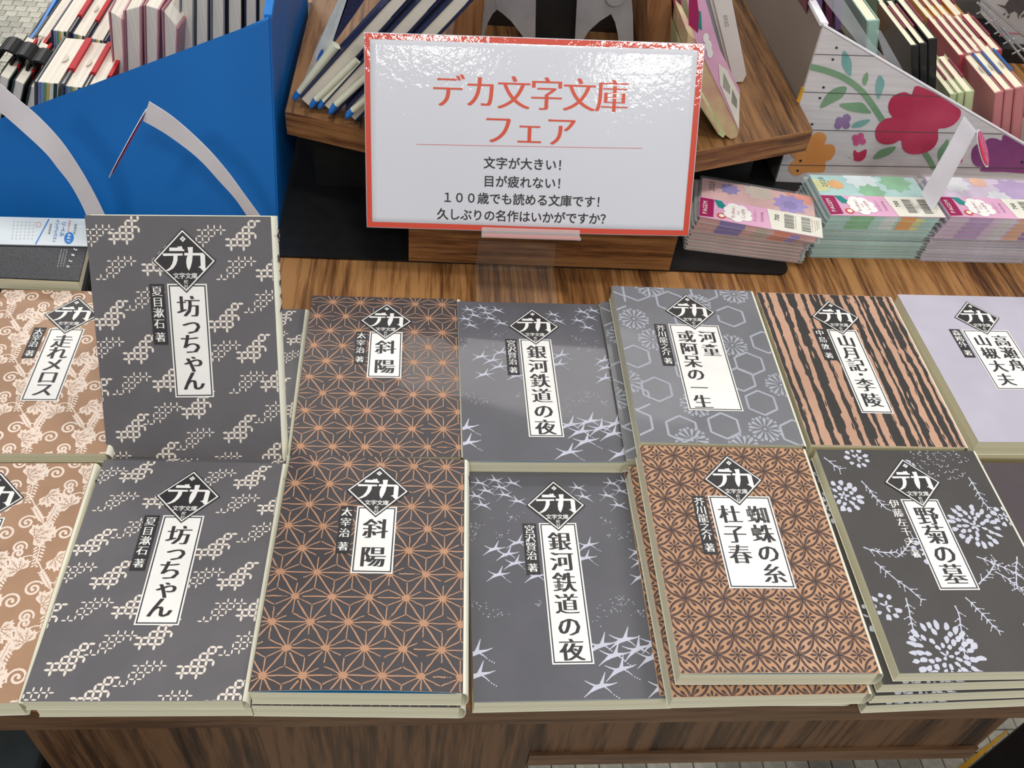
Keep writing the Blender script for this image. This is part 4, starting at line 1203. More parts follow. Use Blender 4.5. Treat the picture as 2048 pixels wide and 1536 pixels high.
# ================================================================== ITEMS ON THE SHELF OF THE STAND
LPAGE = M('fore_edge_pages', '#e2dacb', .8, .03, 30, spec=.1)
PENB = M('pen_cream', '#dcdcc4', .3, .02, coat=.4); PENT = M('pen_blue', '#1672c8', .3, .03, coat=.4)
SLEEVE = M('clear_sleeve', '#dfe6ea', .12, .02, 30, alpha=.22, spec=.6)
DENIM = M('navy_denim_cover', '#20264a', .55, .12, 400)
GS = 'planners leaning on the left of the wooden shelf'
def leaning(p0, p1, wpx, Y, depth, label, cover=DENIM, pens=()):
    """fore edge strip from photo point p0 (foot) to p1 (head), wpx wide across"""
    d = Vector((p1[0] - p0[0], p1[1] - p0[1])).normalized(); nn = Vector((-d.y, d.x))
    q = [p1, (p1[0] + nn.x * wpx, p1[1] + nn.y * wpx), (p0[0] + nn.x * wpx, p0[1] + nn.y * wpx), p0]
    Y = U(q[2][0], q[2][1], z=SZ + .0008).y
    q = [U(*a, y=Y) for a in q]
    root = thing('planner', label, 'planner', q[3], GS)
    D = Vector((.0, depth, 0))
    def sl(mb, a, b, m, dy=0.0, e0=0.0, e1=0.0, y1=1.0):
        up = (q[0] - q[3]).normalized()
        f = [q[0] * (1 - a) + q[1] * a + up * e1, q[0] * (1 - b) + q[1] * b + up * e1, q[3] * (1 - b) + q[2] * b - up * e0, q[3] * (1 - a) + q[2] * a - up * e0]
        f = [p_ + Vector((0, dy, 0)) for p_ in f]
        mb.hexa(f, [p_ + D * y1 for p_ in f], m)
    t = MB(); sl(t, .14, .80, LPAGE, .001); t.obj('page_block', root)
    t = MB(); sl(t, 0, .08, cover, 0); sl(t, .86, 1.0, cover, 0); t.obj('cover', root)
    t = MB(); sl(t, .08, .14, LPAGE, .0015, 0, -.02); sl(t, .80, .86, LPAGE, .0018, 0, -.03); t.obj('divider_pages', root)
    for (pa, pb, pc) in pens:
        A_, B_, C_ = [U(*a, y=Y - .005) for a in (pa, pb, pc)]
        t = MB(); t.tube([A_, B_], .0030, PENB, 12); t.obj('pen_barrel', root)
        t = MB(); t.tube([B_, C_ + (B_ - C_) * .25, C_], [.0032, .0026, .0016], PENT, 12); t.obj('pen_tip', root)
    return root
leaning((600, 196), (805, -30), 33, .835, .022, 'navy planner with thick cream pages, leaning left of the sign', pens=(((714, 120), (632, 199), (621, 215)), ((724, 127), (648, 202), (637, 216))))
leaning((646, 208), (880, -45), 33, .830, .022, 'navy planner leaning second from left behind the sign', pens=(((745, 143), (672, 209), (659, 227)),))
leaning((690, 222), (960, -60), 33, .825, .022, 'navy planner leaning third from left behind the sign', pens=(((760, 178), (705, 221), (692, 235)),))
# front planner in a clear sleeve with loose white cover
def sleeved():
    root = thing('planner', 'navy planner with white band and blue-tipped pen, leftmost on the shelf', 'planner', U(588, 196, y=.83), GS)
    Y = U(589, 199, z=SZ + .001).y
    P = lambda *a: U(a[0], a[1], y=Y + (a[2] if len(a) > 2 else 0))
    t = MB(); t.prism([P(700, -20), P(742, -20), P(714, 22), P(661, 97), P(663, 90)], (0, .012, 0), DENIM); t.obj('cover', root)
    t = MB(); t.prism([P(688, -20), P(704, -20), P(662, 96), P(636, 135), P(630, 110), P(658, 45)], (0, .010, 0), M('white_band', '#c9d0d2', .5, .03)); bd = t.obj('band', root)
    t = MB(); t.prism([P(600, 180, -.001), P(640, 75, -.001), P(672, 20, -.001), P(690, -20, -.001), P(640, 130, -.001)], (0, .0008, 0), SLEEVE); t.obj('clear_sleeve', root)
    b0 = P(599, 184, -.004); b1 = P(672, 90, -.004)
    t = MB(); t.tube([b0, b1], [.0032, .0048], PENB, 14); t.obj('pen_barrel', root)
    d = (b0 - b1).normalized(); t = MB(); t.tube([b0, b0 + d * .008, b0 + d * .010], [.0034, .0028, .0016], PENT, 12); t.obj('pen_tip', root)
    t = MB(); e0 = P(640, 112, -.0022); ax_ = (P(644, 100, -.0022) - P(634, 128, -.0022)) / 2; ay_ = Vector((.0022, 0, .0012))
    t.prism([e0 + ax_ * math.cos(i * math.pi / 9) + ay_ * math.sin(i * math.pi / 9) for i in range(18)], (0, -.0004, 0), M('oval_blue', '#1b57ad', .4)); t.obj('oval_sticker', root)
sleeved()
GR = 'planners leaning on the right of the wooden shelf'
def px_prism(mb, pts, Y, off, m): mb.prism([U(*p_, y=Y) for p_ in pts], off, m)
PASTEL = M('pastel_watercolour', '#d8c492', .5, .1, 45, hex2='#cfa48c', coat=.2); PASTEL_G = M('pastel_green', '#cfd3a0', .5, .1, 25)
PBAND = M('pink_band', '#e3aecb', .45, .03, 20, coat=.15); MAG = M('magenta_block', '#a01f57', .45, .03, 20); TEAL = M('teal_flag', '#1f8d85', .45, .03)
LABELP = M('barcode_paper', '#eeebdc', .55, .02); BAR = M('barcode_ink', '#2b2826', .6, .02); PTXT = M('print_mauve', '#9a5f86', .5); REDP = M('print_red', '#cf4a36', .5)
def shelf_right():
    r = thing('planner', 'pastel planner with pink band and barcode leaning right of the sign', 'planner', U(1462, 272, y=.80), GR)
    Y = U(1464, 279, z=SZ + .0006).y; Y2 = U(1440, 277, z=SZ + .0006).y - .001; Y3 = U(1478, 166, z=SZ + .0006).y
    t = MB(); px_prism(t, [(1376, 66), (1390, 78), (1478, 262), (1474, 274), (1462, 279), (1452, 272), (1370, 120)], Y, (0, .07, 0), PASTEL); t.obj('cover', r, bevel=.0004)
    t = MB(); px_prism(t, [(1370, -20), (1405, -20), (1440, 100), (1480, 180), (1478, 262), (1390, 78)], Y - .001, (0, .0012, 0), PBAND); band = t.obj('band', r)
    k = Ink()
    fm = lambda x, y, h: U(x, y, y=Y - .0013 - h) - r.location
    k.poly([(1378, 0), (1394, -6), (1398, 30), (1396, 66), (1377, 50)], MAG, 1)
    k.poly([(1396, 20), (1402, 24), (1404, 60), (1397, 58)], TEAL, 1)
    k.poly([(1437, 127), (1454, 140), (1479, 190), (1478, 260), (1440, 168)], LABELP, 1)
    for (cx, cy, rx) in ((1417, 92, 7), (1412, 76, 6), (1420, 106, 6)): k.disc(cx, cy, rx, WHITE_INK, 2, ry=rx * 1.7)
    for i in range(9): k.stroke([(1448 + i * 1.5, 146 + i * 3.2), (1446.5 + i * 1.6, 176 + i * 1.6)], .8, BAR, 2)
    for i in range(8): k.stroke([(1465 + i * 1.2, 178 + i * 3), (1463.5 + i * 1.4, 206 + i * 1.6)], .8, BAR, 2)
    k.row('2020', 1400, 110, 5, 10, PTXT, 2, rot=1.1, mincho=False)
    link('band_print', k.mesh('band_print', fm, base=.0001), band)
    r2 = thing('planner', 'slim pastel planner pressed against the sign edge', 'planner', U(1445, 272, y=.795), GR)
    t = MB(); px_prism(t, [(1368, 100), (1374, 130), (1452, 268), (1446, 276), (1436, 268), (1366, 160)], Y2, (0, .07, 0), PASTEL_G); t.obj('cover', r2)
    t = MB(); px_prism(t, [(1366, 110), (1370, 128), (1440, 262), (1437, 266), (1364, 150)], Y2 - .001, (0, .001, 0), PASTEL); t.obj('edge_strip', r2)
    WV = M('white_vinyl', '#dcd8d6', .4, .02, 20, coat=.3)
    r3 = thing('planner', 'white planner marked 2020 leaning at the right end of the shelf', 'planner', U(1480, 165, y=.90), GR)
    t = MB(); px_prism(t, [(1422, -20), (1460, -20), (1493, 150), (1486, 164), (1471, 165), (1464, 150)], Y3, (0, .06, 0), WV); c3 = t.obj('cover', r3, bevel=.0006)
    k = Ink(); fm = lambda x, y, h: U(x, y, y=Y3 - .0002 - h) - r3.location
    k.row('2020', 1452, 42, 6.2, 11, M('grey_print', '#8e8a88', .5), 1, rot=-1.75, mincho=False)
    link('year_print', k.mesh('year_print', fm, base=.0002), c3)
    r4 = thing('planner', 'white planner with silver edge behind the one marked 2020', 'planner', U(1450, 160, y=.91), GR)
    t = MB(); px_prism(t, [(1402, -20), (1414, -20), (1462, 160), (1450, 152)], Y3 + .004, (0, .07, 0), SILV); t.obj('cover', r4)
    t = MB(); px_prism(t, [(1414, -20), (1421, -20), (1468, 158), (1462, 160)], Y3 + .003, (0, .07, 0), WV); t.obj('page_block', r4)
    for i, (a, b) in enumerate((((1345, -20), (1368, 75)), ((1358, -20), (1378, 70)))):
        r5 = thing('planner', ('clear-sleeved planner just right of the wooden divider', 'second clear-sleeved planner right of the wooden divider')[i], 'planner', U(b[0], b[1], y=.86), GR)
        t = MB(); px_prism(t, [a, (a[0] + 12, a[1]), (b[0] + 5, b[1]), (b[0] - 6, b[1] + 2)], .86, (0, .09, 0), M('olive_pages', '#8f8d72', .5, .08, 60)); t.obj('page_block', r5)
        t = MB(); px_prism(t, [(a[0] - 3, a[1]), (a[0] + 1, a[1]), (b[0] - 6, b[1] + 4), (b[0] - 9, b[1] + 2)], .858, (0, .09, 0), MAG); t.obj('cover', r5)
shelf_right()

# ================================================================== BLACK PLANNERS ON THE LEFT
LEATHER = M('black_leather', '#232326', .45, .12, 220, bump=.35, bump_scale=900)
def flat_planners():
    zt = .030
    TLp, TRp, BRp, BLp = U(-40, 437, z=zt), U(188, 441, z=zt), U(158, 562, z=zt), U(-40, 552, z=zt)
    def slab(t, z1, z0, m, ins=0.0, dx=0.0, dy=0.0):
        q = [TLp + Vector((-.05, 0, 0)), TRp + Vector((-ins, -ins, 0)), BRp + Vector((-ins, ins, 0)), BLp + Vector((-.05, ins, 0))]
        q = [Vector((p_.x + dx, p_.y + dy, z1)) for p_ in q]
        t.hexa(q, [Vector((p_.x, p_.y, z0)) for p_ in q], m)
    r = thing('planner', 'black leather 2020 planner with a white paper band, on the table at far left', 'planner', (-.36, .65, .0135), 'black planners stacked at left')
    t = MB(); slab(t, zt, zt - .0012, LEATHER); slab(t, .0150, .0138, LEATHER); t.obj('cover', r, bevel=.0004)
    t = MB(); slab(t, zt - .0013, .0151, CREAM, .003); t.obj('page_block', r)
    # white band over the rear part
    a0, a1, a2, a3 = U(-40, 434, z=zt + .0012), U(190, 438, z=zt + .0012), U(176, 492, z=zt + .0012), U(-40, 489, z=zt + .0012)
    BANDM = M('pale_band', '#d5dde0', .35, .02, 12, coat=.5)
    t = MB(); q = [a0 + Vector((-.05, 0, 0)), a1, a2, a3 + Vector((-.05, 0, 0))]
    t.hexa(q, [p_ - Vector((0, 0, .0010)) for p_ in q], BANDM); bd = t.obj('band', r)
    k = Ink(); fm = lambda x, y, h: U(x, y, z=zt + .0012 + h) - r.location
    BL = M('print_blue', '#2a7ac6', .5); GYP = M('print_grey', '#9a9ea2', .5)
    k.stroke([(98, 438), (84, 464), (71, 488)], 2.2, BL, 1)
    k.row('リベル', 126, 458, 11, 10, BL, 2, rot=1.75, mincho=False, bold=.01)
    k.row('インデックス1', 112, 462, 6.8, 8, BL, 2, rot=1.75, mincho=False, bold=.01)
    k.disc(138, 476, 12, BL, 1, ry=9.5, ang=1.85, n=20)
    k.row('661', 138, 476, 6, 10, WHITE_INK, 2, rot=1.75, mincho=False, bold=.01)
    k.row('印刷色紙', 100, 458, 5.5, 5.2, BLACK_INK, 2, rot=1.75, mincho=False, res=1)
    k.row('週間予定', 150, 458, 5.5, 5.2, BLACK_INK, 2, rot=1.75, mincho=False, res=1)
    k.row('月曜始まり', 138, 452, 5, 4.6, REDP, 2, rot=1.75, mincho=False, res=1)
    for i in range(6):
        for j in range(6): k.disc(28 + i * 8 - j * .8, 444 + j * 6.6, 1.1, GYP, 1, n=6)
    k.ring(77, 449, 5, .5, REDP, 1)
    link('band_print', k.mesh('band_print', fm, base=.00015), bd)
    k = Ink(); fm2 = lambda x, y, h: U(x, y, z=zt + h) - r.location
    SV = M('silver_foil', '#d6d8dc', .3, .02, metallic=.4)
    for ch, x, y in (('2', 151, 499), ('0', 146, 510), ('2', 141, 522), ('0', 136, 533)): k.char(ch, x, y, 9, SV, 1, rot=1.95, mincho=False)
    for j in range(3):
        for i in range(9): k.disc(134 - j * 5.5 - i * .9, 500 + i * 4.0, 1.0, SV, 1, ry=.5, n=6)
    link('foil_print', k.mesh('foil_print', fm2, base=.0002), r.children[0])
    r2 = thing('planner', 'black planner lying under the leather 2020 planner at far left', 'planner', (-.36, .65, .003), 'black planners stacked at left')
    t = MB(); slab(t, .0134, .0124, BLACKP, -.002, 0, -.001); slab(t, .0036, .003, BLACKP, -.002, 0, -.001); t.obj('cover', r2)
    t = MB(); slab(t, .0123, .0037, M('grey_pages', '#8b8878', .7), .002, 0, 0); t.obj('page_block', r2)
flat_planners()
# dark tray under them
t = MB(); a = U(175, 578, z=.0005); t.box(TX0 + .01, a.x, a.y, .69, .0004, .0024, BLACKP)
tag(t.obj('tray', None, bevel=.0008), 'flat black tray under the black planners at far left', 'tray')

# ================================================================== POCKET DIARY STACKS
def art_mats(kind):
    if kind == 'mint': return M('diary_mint', '#b4dcd6', .4, .05, 25, coat=.5), M('diary_green', '#8cc49a', .4, .05, 40), M('diary_pale', '#dfeaea', .4, .03, 40), M('diary_orange', '#eab070', .4, .04, 40), M('diary_yellow', '#dfdf9e', .4, .04, 40)
    if kind == 'lilac': return M('diary_lilac', '#d9c6dc', .4, .05, 25, coat=.5), M('diary_mauve', '#bda3cc', .4, .05, 40), M('diary_pale_grey', '#dcdce0', .4, .03, 40), M('diary_peach', '#eabaa0', .4, .04, 40), M('diary_plum', '#a38ab8', .4, .04, 40)
    return M('diary_rose', '#dfb0ae', .4, .06, 25, coat=.5), M('diary_purple', '#8f82b8', .4, .05, 40), M('diary_beige', '#cdbdb0', .4, .03, 40), M('diary_coral', '#ea9a86', .4, .05, 60), M('diary_violet', '#a493cf', .4, .04, 40)
RIM = M('plastic_rim', '#dfe6e4', .12, .03, 60, alpha=.3, spec=.7)
TOPS = M('plastic_top', '#f4f6f6', .08, .0, 60, alpha=.07, spec=.6)
GREYP = M('diary_page_edge', '#dedacd', .6, .08, 1.0, stretch=(8, 8, 1500))
ORD = ['topmost', 'second from the top', 'third from the top', 'fourth from the top', 'fifth from the top', 'sixth from the top', 'seventh from the top', 'eighth from the top', 'ninth from the top', 'tenth from the top', 'eleventh from the top', 'twelfth from the top', 'thirteenth from the top', 'bottom one']
def diary_proto(kind, T, fancy, band):
    """local: x along the spine (front edge), y depth, z up; origin bottom front left"""
    W, Dp = .118, .074
    base, c1, c2, c3, c4 = art_mats(kind)
    root = bpy.data.objects.new('pocket_diary', None); COL.objects.link(root); root.empty_display_size = .02
    b = MB()
    def rr_box(x0, x1, y0, y1, z0, z1, r, m):
        pts = []
        for cx, cy, a in ((x1 - r, y0 + r, -90), (x1 - r, y1 - r, 0), (x0 + r, y1 - r, 90), (x0 + r, y0 + r, 180)):
            for q in range(4):
                tt = math.radians(a + 30 * q); pts.append((cx + r * math.cos(tt), cy + r * math.sin(tt), z0))
        b.prism(pts, (0, 0, z1 - z0), m)
    if fancy:
        rr_box(.0012, W - .0012, .0004, Dp - .002, .0002, T - .0004, .001, base)
        ck = link('cover', b.mesh('cover'), root)
        k = Ink((1.5, 116.5, .2, T * 1000 - .4))
        k.rect_(22, 47, 0, 9, c1, 1); k.rect_(58, 72, 0, 9, c2, 1); k.rect_(76, 92, 0, 9, c3, 1); k.rect_(92, 101, 0, 4, c4, 1)
        link('spine_art', k.mesh('spine_art', lambda x, y, h: (x / 1000, .0004 - h, y / 1000)), ck)
    else:
        b.box(.0015, W - .0015, .0022, Dp - .003, .0007, T - .0007, GREYP); link('page_block', b.mesh('page_block'), root)
        b = MB(); rr_box(.0010, W - .001, .0008, Dp - .002, .0002, .0007, .001, base); rr_box(.0010, W - .001, .0008, Dp - .002, T - .0007, T - .0003, .001, base)
        link('cover', b.mesh('cover'), root)
    b = MB(); rr_box(-.0012, W + .0035, -.0006, Dp + .002, T - .0003, T - .0001, .003, TOPS if band else RIM); rr_box(-.0012, W + .0035, -.0006, Dp + .002, .0, .0002, .003, RIM)
    link('plastic_sleeve', b.mesh('plastic_sleeve'), root)
    if band:
        # full printed cover, band and price label
        k = Ink((1.2, 117, .5, 73)); r = random.Random(kind)
        def splash(cx, cy, R, n, m, l):
            pts = []
            for i in range(n * 2):
                a = math.pi * i / n; rad = R if i % 2 == 0 else R * .72
                pts.append((cx + rad * math.cos(a), cy + rad * .95 * math.sin(a)))
            k.poly(pts, m, l)
        if kind == 'mint':
            splash(55, 8, 20, 9, c2, 1); splash(92, 12, 19, 8, c1, 2); splash(24, 18, 10, 8, c3, 2); splash(6, 20, 13, 7, c4, 1); splash(60, 30, 16, 8, c1, 1)
        elif kind == 'lilac':
            splash(28, 12, 20, 9, c2, 1); splash(58, 8, 11, 8, c3, 2); splash(95, 20, 24, 9, c1, 1); splash(70, 35, 14, 8, c2, 1)
        else:
            splash(30, 14, 11, 8, c1, 2); splash(60, 10, 17, 9, c2, 1); splash(92, 22, 19, 9, c4, 2); splash(102, 6, 17, 9, c3, 1); splash(92, 24, 9, 8, c1, 3)
        for i, ch in enumerate('2020'): k.char(ch, 11.5, 21 - i * 4.6, 8, BLACK_INK, 4, rot=-math.pi / 2, mincho=False)
        link('cover_art', k.mesh('cover_art', lambda x, y, h: (x / 1000, Dp - .001 - y / 1000, T - .0003 + h * .3)), root.children[0])
        zb = T + .0001
        b = MB(); b.box(.0, .1225, -.0002, .0345, zb, zb + .0003, PBAND); bd = link('paper_band', b.mesh('paper_band'), root)
        k = Ink()   # y measured from the back edge of the band (34.5 mm deep)
        k.poly([(.4, .6), (14, .6)] + [(14 + (1.0 if i % 2 else 0), 1.5 + i * 1.9) for i in range(17)] + [(.4, 33.4)], MAG, 1)
        k.poly([(14.5, .6), (22, 1), (27, 10), (24, 14), (19, 13)], TEAL, 2)
        for i, ch in enumerate('PAGEM'): k.char(ch, 5.6, 27 - i * 4.6, 6.6, WHITE_INK, 3, rot=-math.pi / 2, mincho=False)
        for x, y, r_ in ((34, 8, 6.5), (42, 9, 6), (47, 15, 5.5), (47, 23, 6), (38, 27, 6), (31, 22, 6.5), (30, 14, 6), (39, 17, 9)): k.disc(x, y, r_, WHITE_INK, 3)
        k.row('ちっちゃい', 34, 17.5, 3.9, 5, MAG, 5, rot=-math.pi / 2, mincho=False, res=1); k.row('のに', 39, 17, 4, 3.6, MAG, 5, rot=-math.pi / 2, mincho=False, res=1); k.row('しっかり', 44, 17, 4.2, 5, MAG, 5, rot=-math.pi / 2, mincho=False, res=1)
        k.disc(22.5, 27, 4.6, REDP, 3); k.disc(22.5, 27, 2.8, LABELP, 4)
        k.row('マンスリー', 56, 17, 4.0, 3.4, PTXT, 3, rot=-math.pi / 2, mincho=False, res=1); k.row('予定表手帳', 63, 17, 3.4, 3.0, PTXT, 3, rot=-math.pi / 2, mincho=False, res=1)
        k.poly([(68, .3), (122.3, .3), (122.3, 34.2), (72, 34.2)], LABELP, 2)
        k.row('700', 77.5, 13, 3.6, 6.6, BAR, 3, rot=-math.pi / 2, mincho=False, bold=.02)
        for (x0, x1) in ((85, 94.5), (102, 111)):
            y = 4.0; rr2 = random.Random(int(x0))
            while y < 28:
                h = rr2.choice((.35, .35, .7, 1.0)); k.rect_(x0, x1, y, y + h, BAR, 3); y += h + rr2.choice((.4, .5, .8))
            for i in range(11): k.char('1572468093'[(i * 3 + int(x0)) % 10], x1 + 1.6, 27 - i * 2.2, 2.6, BAR, 3, rot=-math.pi / 2, mincho=False, res=1)
        for i in range(3): k.stroke([(115.5 + i * 1.9, 6), (115.5 + i * 1.9, 26 - i * 3)], .35, REDP if i == 0 else BAR, 3)
        link('band_print', k.mesh('band_print', lambda x, y, h: (x / 1000, .0343 - y / 1000, zb + .0003 + h), base=.0001), bd)
    return root
def diary_stack(kind, wx, wy, yaw, n, T0, nfancy, where, rnd, topshift=(0, 0, 0)):
    r = random.Random(rnd); z = .0004 if kind != 'rose' else .0028
    protos = {}
    for i in range(n):
        lvl = n - 1 - i       # 0 = top
        fancy = lvl < nfancy; T = T0 * (1.35 if fancy else .86)
        key = (fancy, lvl == 0)
        if key not in protos: protos[key] = diary_proto(kind, T, fancy, lvl == 0); d = protos[key]
        else: d = copy_tree(protos[key])
        sh = topshift if lvl == 0 else ((topshift[0] * .45, topshift[1] * .45, topshift[2] * .4) if lvl == 1 else (0, 0, 0))
        if fancy: jx, jy = .001 * (nfancy - lvl) + r.uniform(-.0006, .0006), -.0008 * (nfancy - lvl)
        else: jx, jy = r.uniform(-.0012, .0012), r.uniform(-.0006, .0008)
        d.location = (wx + jx + sh[0], wy + jy + sh[1], z); d.rotation_euler = (0, 0, yaw + sh[2] + r.uniform(-.008, .008))
        nm_ = 'bottom one' if i == 0 else ORD[lvl]
        desc = {'mint': 'mint green floral', 'lilac': 'lilac floral', 'rose': 'rose and purple floral'}[kind]
        tag(d, desc + ' pocket diary, ' + nm_ + ' ' + where, 'diary', desc + ' pocket diaries in a stack')
        z += T + .00003
    print('STACK', kind, z)
a = U(1375, 501, z=.0028); b = U(1598, 520, z=.0028)
diary_stack('rose', a.x - .002, a.y + .002, math.atan2(b.y - a.y, b.x - a.x) - .06, 9, .0046, 3, 'of the stack beside the sign', 3, (0, 0, -.10))
a = U(1618, 516, z=.0004)
diary_stack('mint', a.x + .0005, a.y + .001, .03, 13, .0043, 3, 'of the middle stack', 5)
a = U(1838, 522, z=.0004)
diary_stack('lilac', a.x + .0015, a.y + .001, .02, 13, .0043, 5, 'of the stack at the right edge', 7)

# ================================================================== FLOWERED BOX (right)
PY = .86
WP = M('white_plank_print', '#d8d5d6', .5, .03, 5.0, stretch=(3, 3, 60), coat=.15)
def flower_box():
    root = thing('flowered_display_box', 'white plank-print cardboard box with printed flowers holding diaries', 'display box', (.5, PY, .0))
    A = U(1647, 53, y=PY); B = U(1549, 369, y=PY); B.z = .0028
    C2 = U(2048, 290, y=PY); s = (C2 - A).normalized(); Cc = A + s * .42; Dd = Vector((Cc.x, PY, .0028))
    t = MB(); t.hexa([A, Cc, Dd, B], [p_ + Vector((0, .004, 0)) for p_ in (A, Cc, Dd, B)], WP); fp = t.obj('front_panel', root)
    RW = M('white_card_rim', '#efedf2', .5, .02)
    up = Vector((0, 0, .0016))
    t = MB(); t.hexa([A + up, Cc + up, Cc - up * .3, A - up * .3], [p_ + Vector((0, .005, 0)) for p_ in (A + up, Cc + up, Cc - up * .3, A - up * .3)], RW); t.obj('front_rim', root)
    G = M('grey_card_inside', '#857a70', .6, .05, 8)
    A2 = A + Vector((-.002, .34, .02)); B2 = B + Vector((0, .34, 0)); o3 = Vector((.004, 0, 0)); g = Vector((0, .0045, 0))
    t = MB(); t.hexa([A + g, A2, B2, B + g], [p_ + o3 for p_ in (A + g, A2, B2, B + g)], G); t.obj('side_panel', root)
    t = MB(); q = [A + g + up * 1.2, A2 + up * 1.2, A2 - up, A + g - up]
    t.hexa([p_ + Vector((-.002, 0, 0)) for p_ in q], [p_ + Vector((.006, 0, 0)) for p_ in q], RW); t.obj('side_rim', root)
    t = MB(); t.box(B.x + .006, Dd.x, PY + .006, PY + .3, .003, .005, G); t.obj('box_floor', root)
    # printed decoration, in photo pixels laid onto the panel's own plane
    z4 = lambda x, y: (1480 + x / 3.606, y / 3.606)
    k = Ink()
    def inside(p_):  # keep below the slanted rim
        return p_[1] > 53 + (p_[0] - 1647) * (290 - 53) / (2048 - 1647) + 2
    def blob(pts, m, l, sm=True):
        P = [z4(*q) for q in pts]
        if sm: P = smooth_closed(P, 3)
        # clamp to the rim line
        P = [(x, max(y, 55 + (x - 1647) * .5910)) for x, y in P]
        k.poly(P, m, l)
    W = lambda nm_, h, h2: M(nm_, h, .5, .05, 14, hex2=h2, coat=.1)
    GR_ = W('print_sage', '#6f9a78', '#88ac86'); TL_ = W('print_teal', '#6aa6a0', '#8dbcb6'); RD_ = W('print_rose_red', '#b3274c', '#cb4a68')
    PU_ = W('print_purple', '#7c5a94', '#a084b0'); VI_ = W('print_violet', '#74366f', '#94508a'); OR_ = W('print_orange', '#dc9350', '#e8ac72'); PK_ = W('print_pink', '#c23e78', '#d8709a')
    LN = M('plank_line', '#5c5458', .6)
    def circ(x, y, r, m, l, ry=None):
        blob([(x + r * math.cos(a_), y + (ry or r) * math.sin(a_)) for a_ in [2 * math.pi * i / 10 for i in range(10)]], m, l)
    k.stroke([z4(*q) for q in smooth_open([(505, 482), (620, 510), (750, 562), (870, 650), (950, 750), (1035, 880)], 5)], 12.5, GR_, 1)
    k.stroke([z4(*q) for q in [(1325, 1090), (1365, 1150), (1400, 1215)]], 11, GR_, 1)
    for pts, m in (([(750, 365), (800, 430), (805, 500), (795, 550), (745, 490), (735, 430)], TL_), ([(918, 518), (925, 570), (900, 618), (882, 575)], GR_),
                   ([(1010, 543), (1042, 590), (1030, 650), (998, 718), (978, 650), (985, 580)], TL_), ([(770, 627), (740, 700), (660, 745), (577, 780), (620, 690), (690, 635)], GR_),
                   ([(718, 752), (800, 742), (880, 740), (920, 780), (945, 818), (840, 810), (760, 790)], GR_), ([(940, 862), (890, 910), (830, 922), (802, 912), (850, 875)], TL_),
                   ([(1125, 1058), (1090, 1105), (1020, 1138), (958, 1142), (1000, 1090), (1060, 1065)], GR_), ([(1500, 1003), (1500, 1060), (1450, 1150), (1430, 1150), (1430, 1090), (1465, 1040)], GR_)):
        blob(pts, m, 1)
    for x, y, r_ in ((770, 852, 30), (718, 872, 28), (708, 905, 27), (766, 902, 28), (742, 880, 28)): circ(x, y, r_, PU_, 2 if r_ > 29 else 3)
    for x, y, r_ in ((872, 982, 24), (832, 995, 24), (838, 1030, 22), (885, 1020, 24), (860, 1005, 24)): circ(x, y, r_, PK_, 2)
    blob([(775, 1135), (795, 1138), (822, 1150), (818, 1110), (826, 1080), (850, 1100), (880, 1088), (912, 1078), (908, 1125), (880, 1158), (840, 1162), (805, 1145)], RD_, 2)
    blob([(530, 968), (570, 952), (610, 965), (625, 1000), (612, 1040), (660, 1040), (687, 1068), (682, 1112), (655, 1150), (618, 1166), (617, 1210), (598, 1240), (530, 1246), (470, 1243), (430, 1262), (390, 1266), (355, 1240), (350, 1205), (370, 1170), (398, 1150), (372, 1125), (366, 1098), (400, 1060), (470, 1010)], OR_, 1)
    blob([(1238, 682), (1252, 650), (1285, 620), (1440, 690), (1560, 770), (1592, 800), (1585, 850), (1540, 900), (1480, 925), (1430, 932), (1430, 1000), (1400, 1060), (1340, 1100), (1270, 1113), (1210, 1105), (1172, 1070), (1160, 1012), (1110, 1035), (1050, 1042), (1000, 1025), (977, 985), (980, 930), (1010, 885), (1055, 855), (1098, 846), (1076, 810), (1070, 760), (1090, 710), (1130, 680), (1190, 665)], RD_, 2)
    blob([(1670, 1140), (1675, 1080), (1710, 1040), (1760, 1025), (1800, 998), (1850, 1000), (1888, 1014), (1905, 970), (2000, 1000), (2110, 1080), (2110, 1240), (1900, 1240), (1740, 1235), (1745, 1202), (1715, 1203), (1685, 1180)], VI_, 2)
    for x, y, r_ in ((1590, 1130, 20), (1588, 1155, 18)): circ(x, y, r_, PK_, 2)
    for a_, b_ in (((535, 392), (968, 405)), ((460, 665), (1445, 697)), ((525, 938), (1895, 967)), ((300, 1190), (2080, 1215)), ((250, 1420), (2080, 1440))):
        k.stroke([z4(*a_), z4(*b_)], 1.5, LN, 4)
    for x, y in ((697, 345), (670, 430), (603, 631), (577, 708), (520, 897), (437, 1160), (416, 1231), (2035, 1170)): circ(x, y, 9.5, EMB_D, 5, 8.5)
    link('printed_flowers', k.mesh('printed_flowers', lambda x, y, h: U(x, y, y=PY - h) - root.location, base=.0003), fp)
flower_box()
t = MB(); px_prism(t, [(1605, 175), (1609, 178), (1599, 206), (1594, 204)], PY - .006, (0, .003, 0), M('pencil_yellow', '#d39a1a', .4))
tag(t.obj('yellow_pencil', None), 'stub of yellow pencil caught between the shelf and the flowered box', 'pencil')

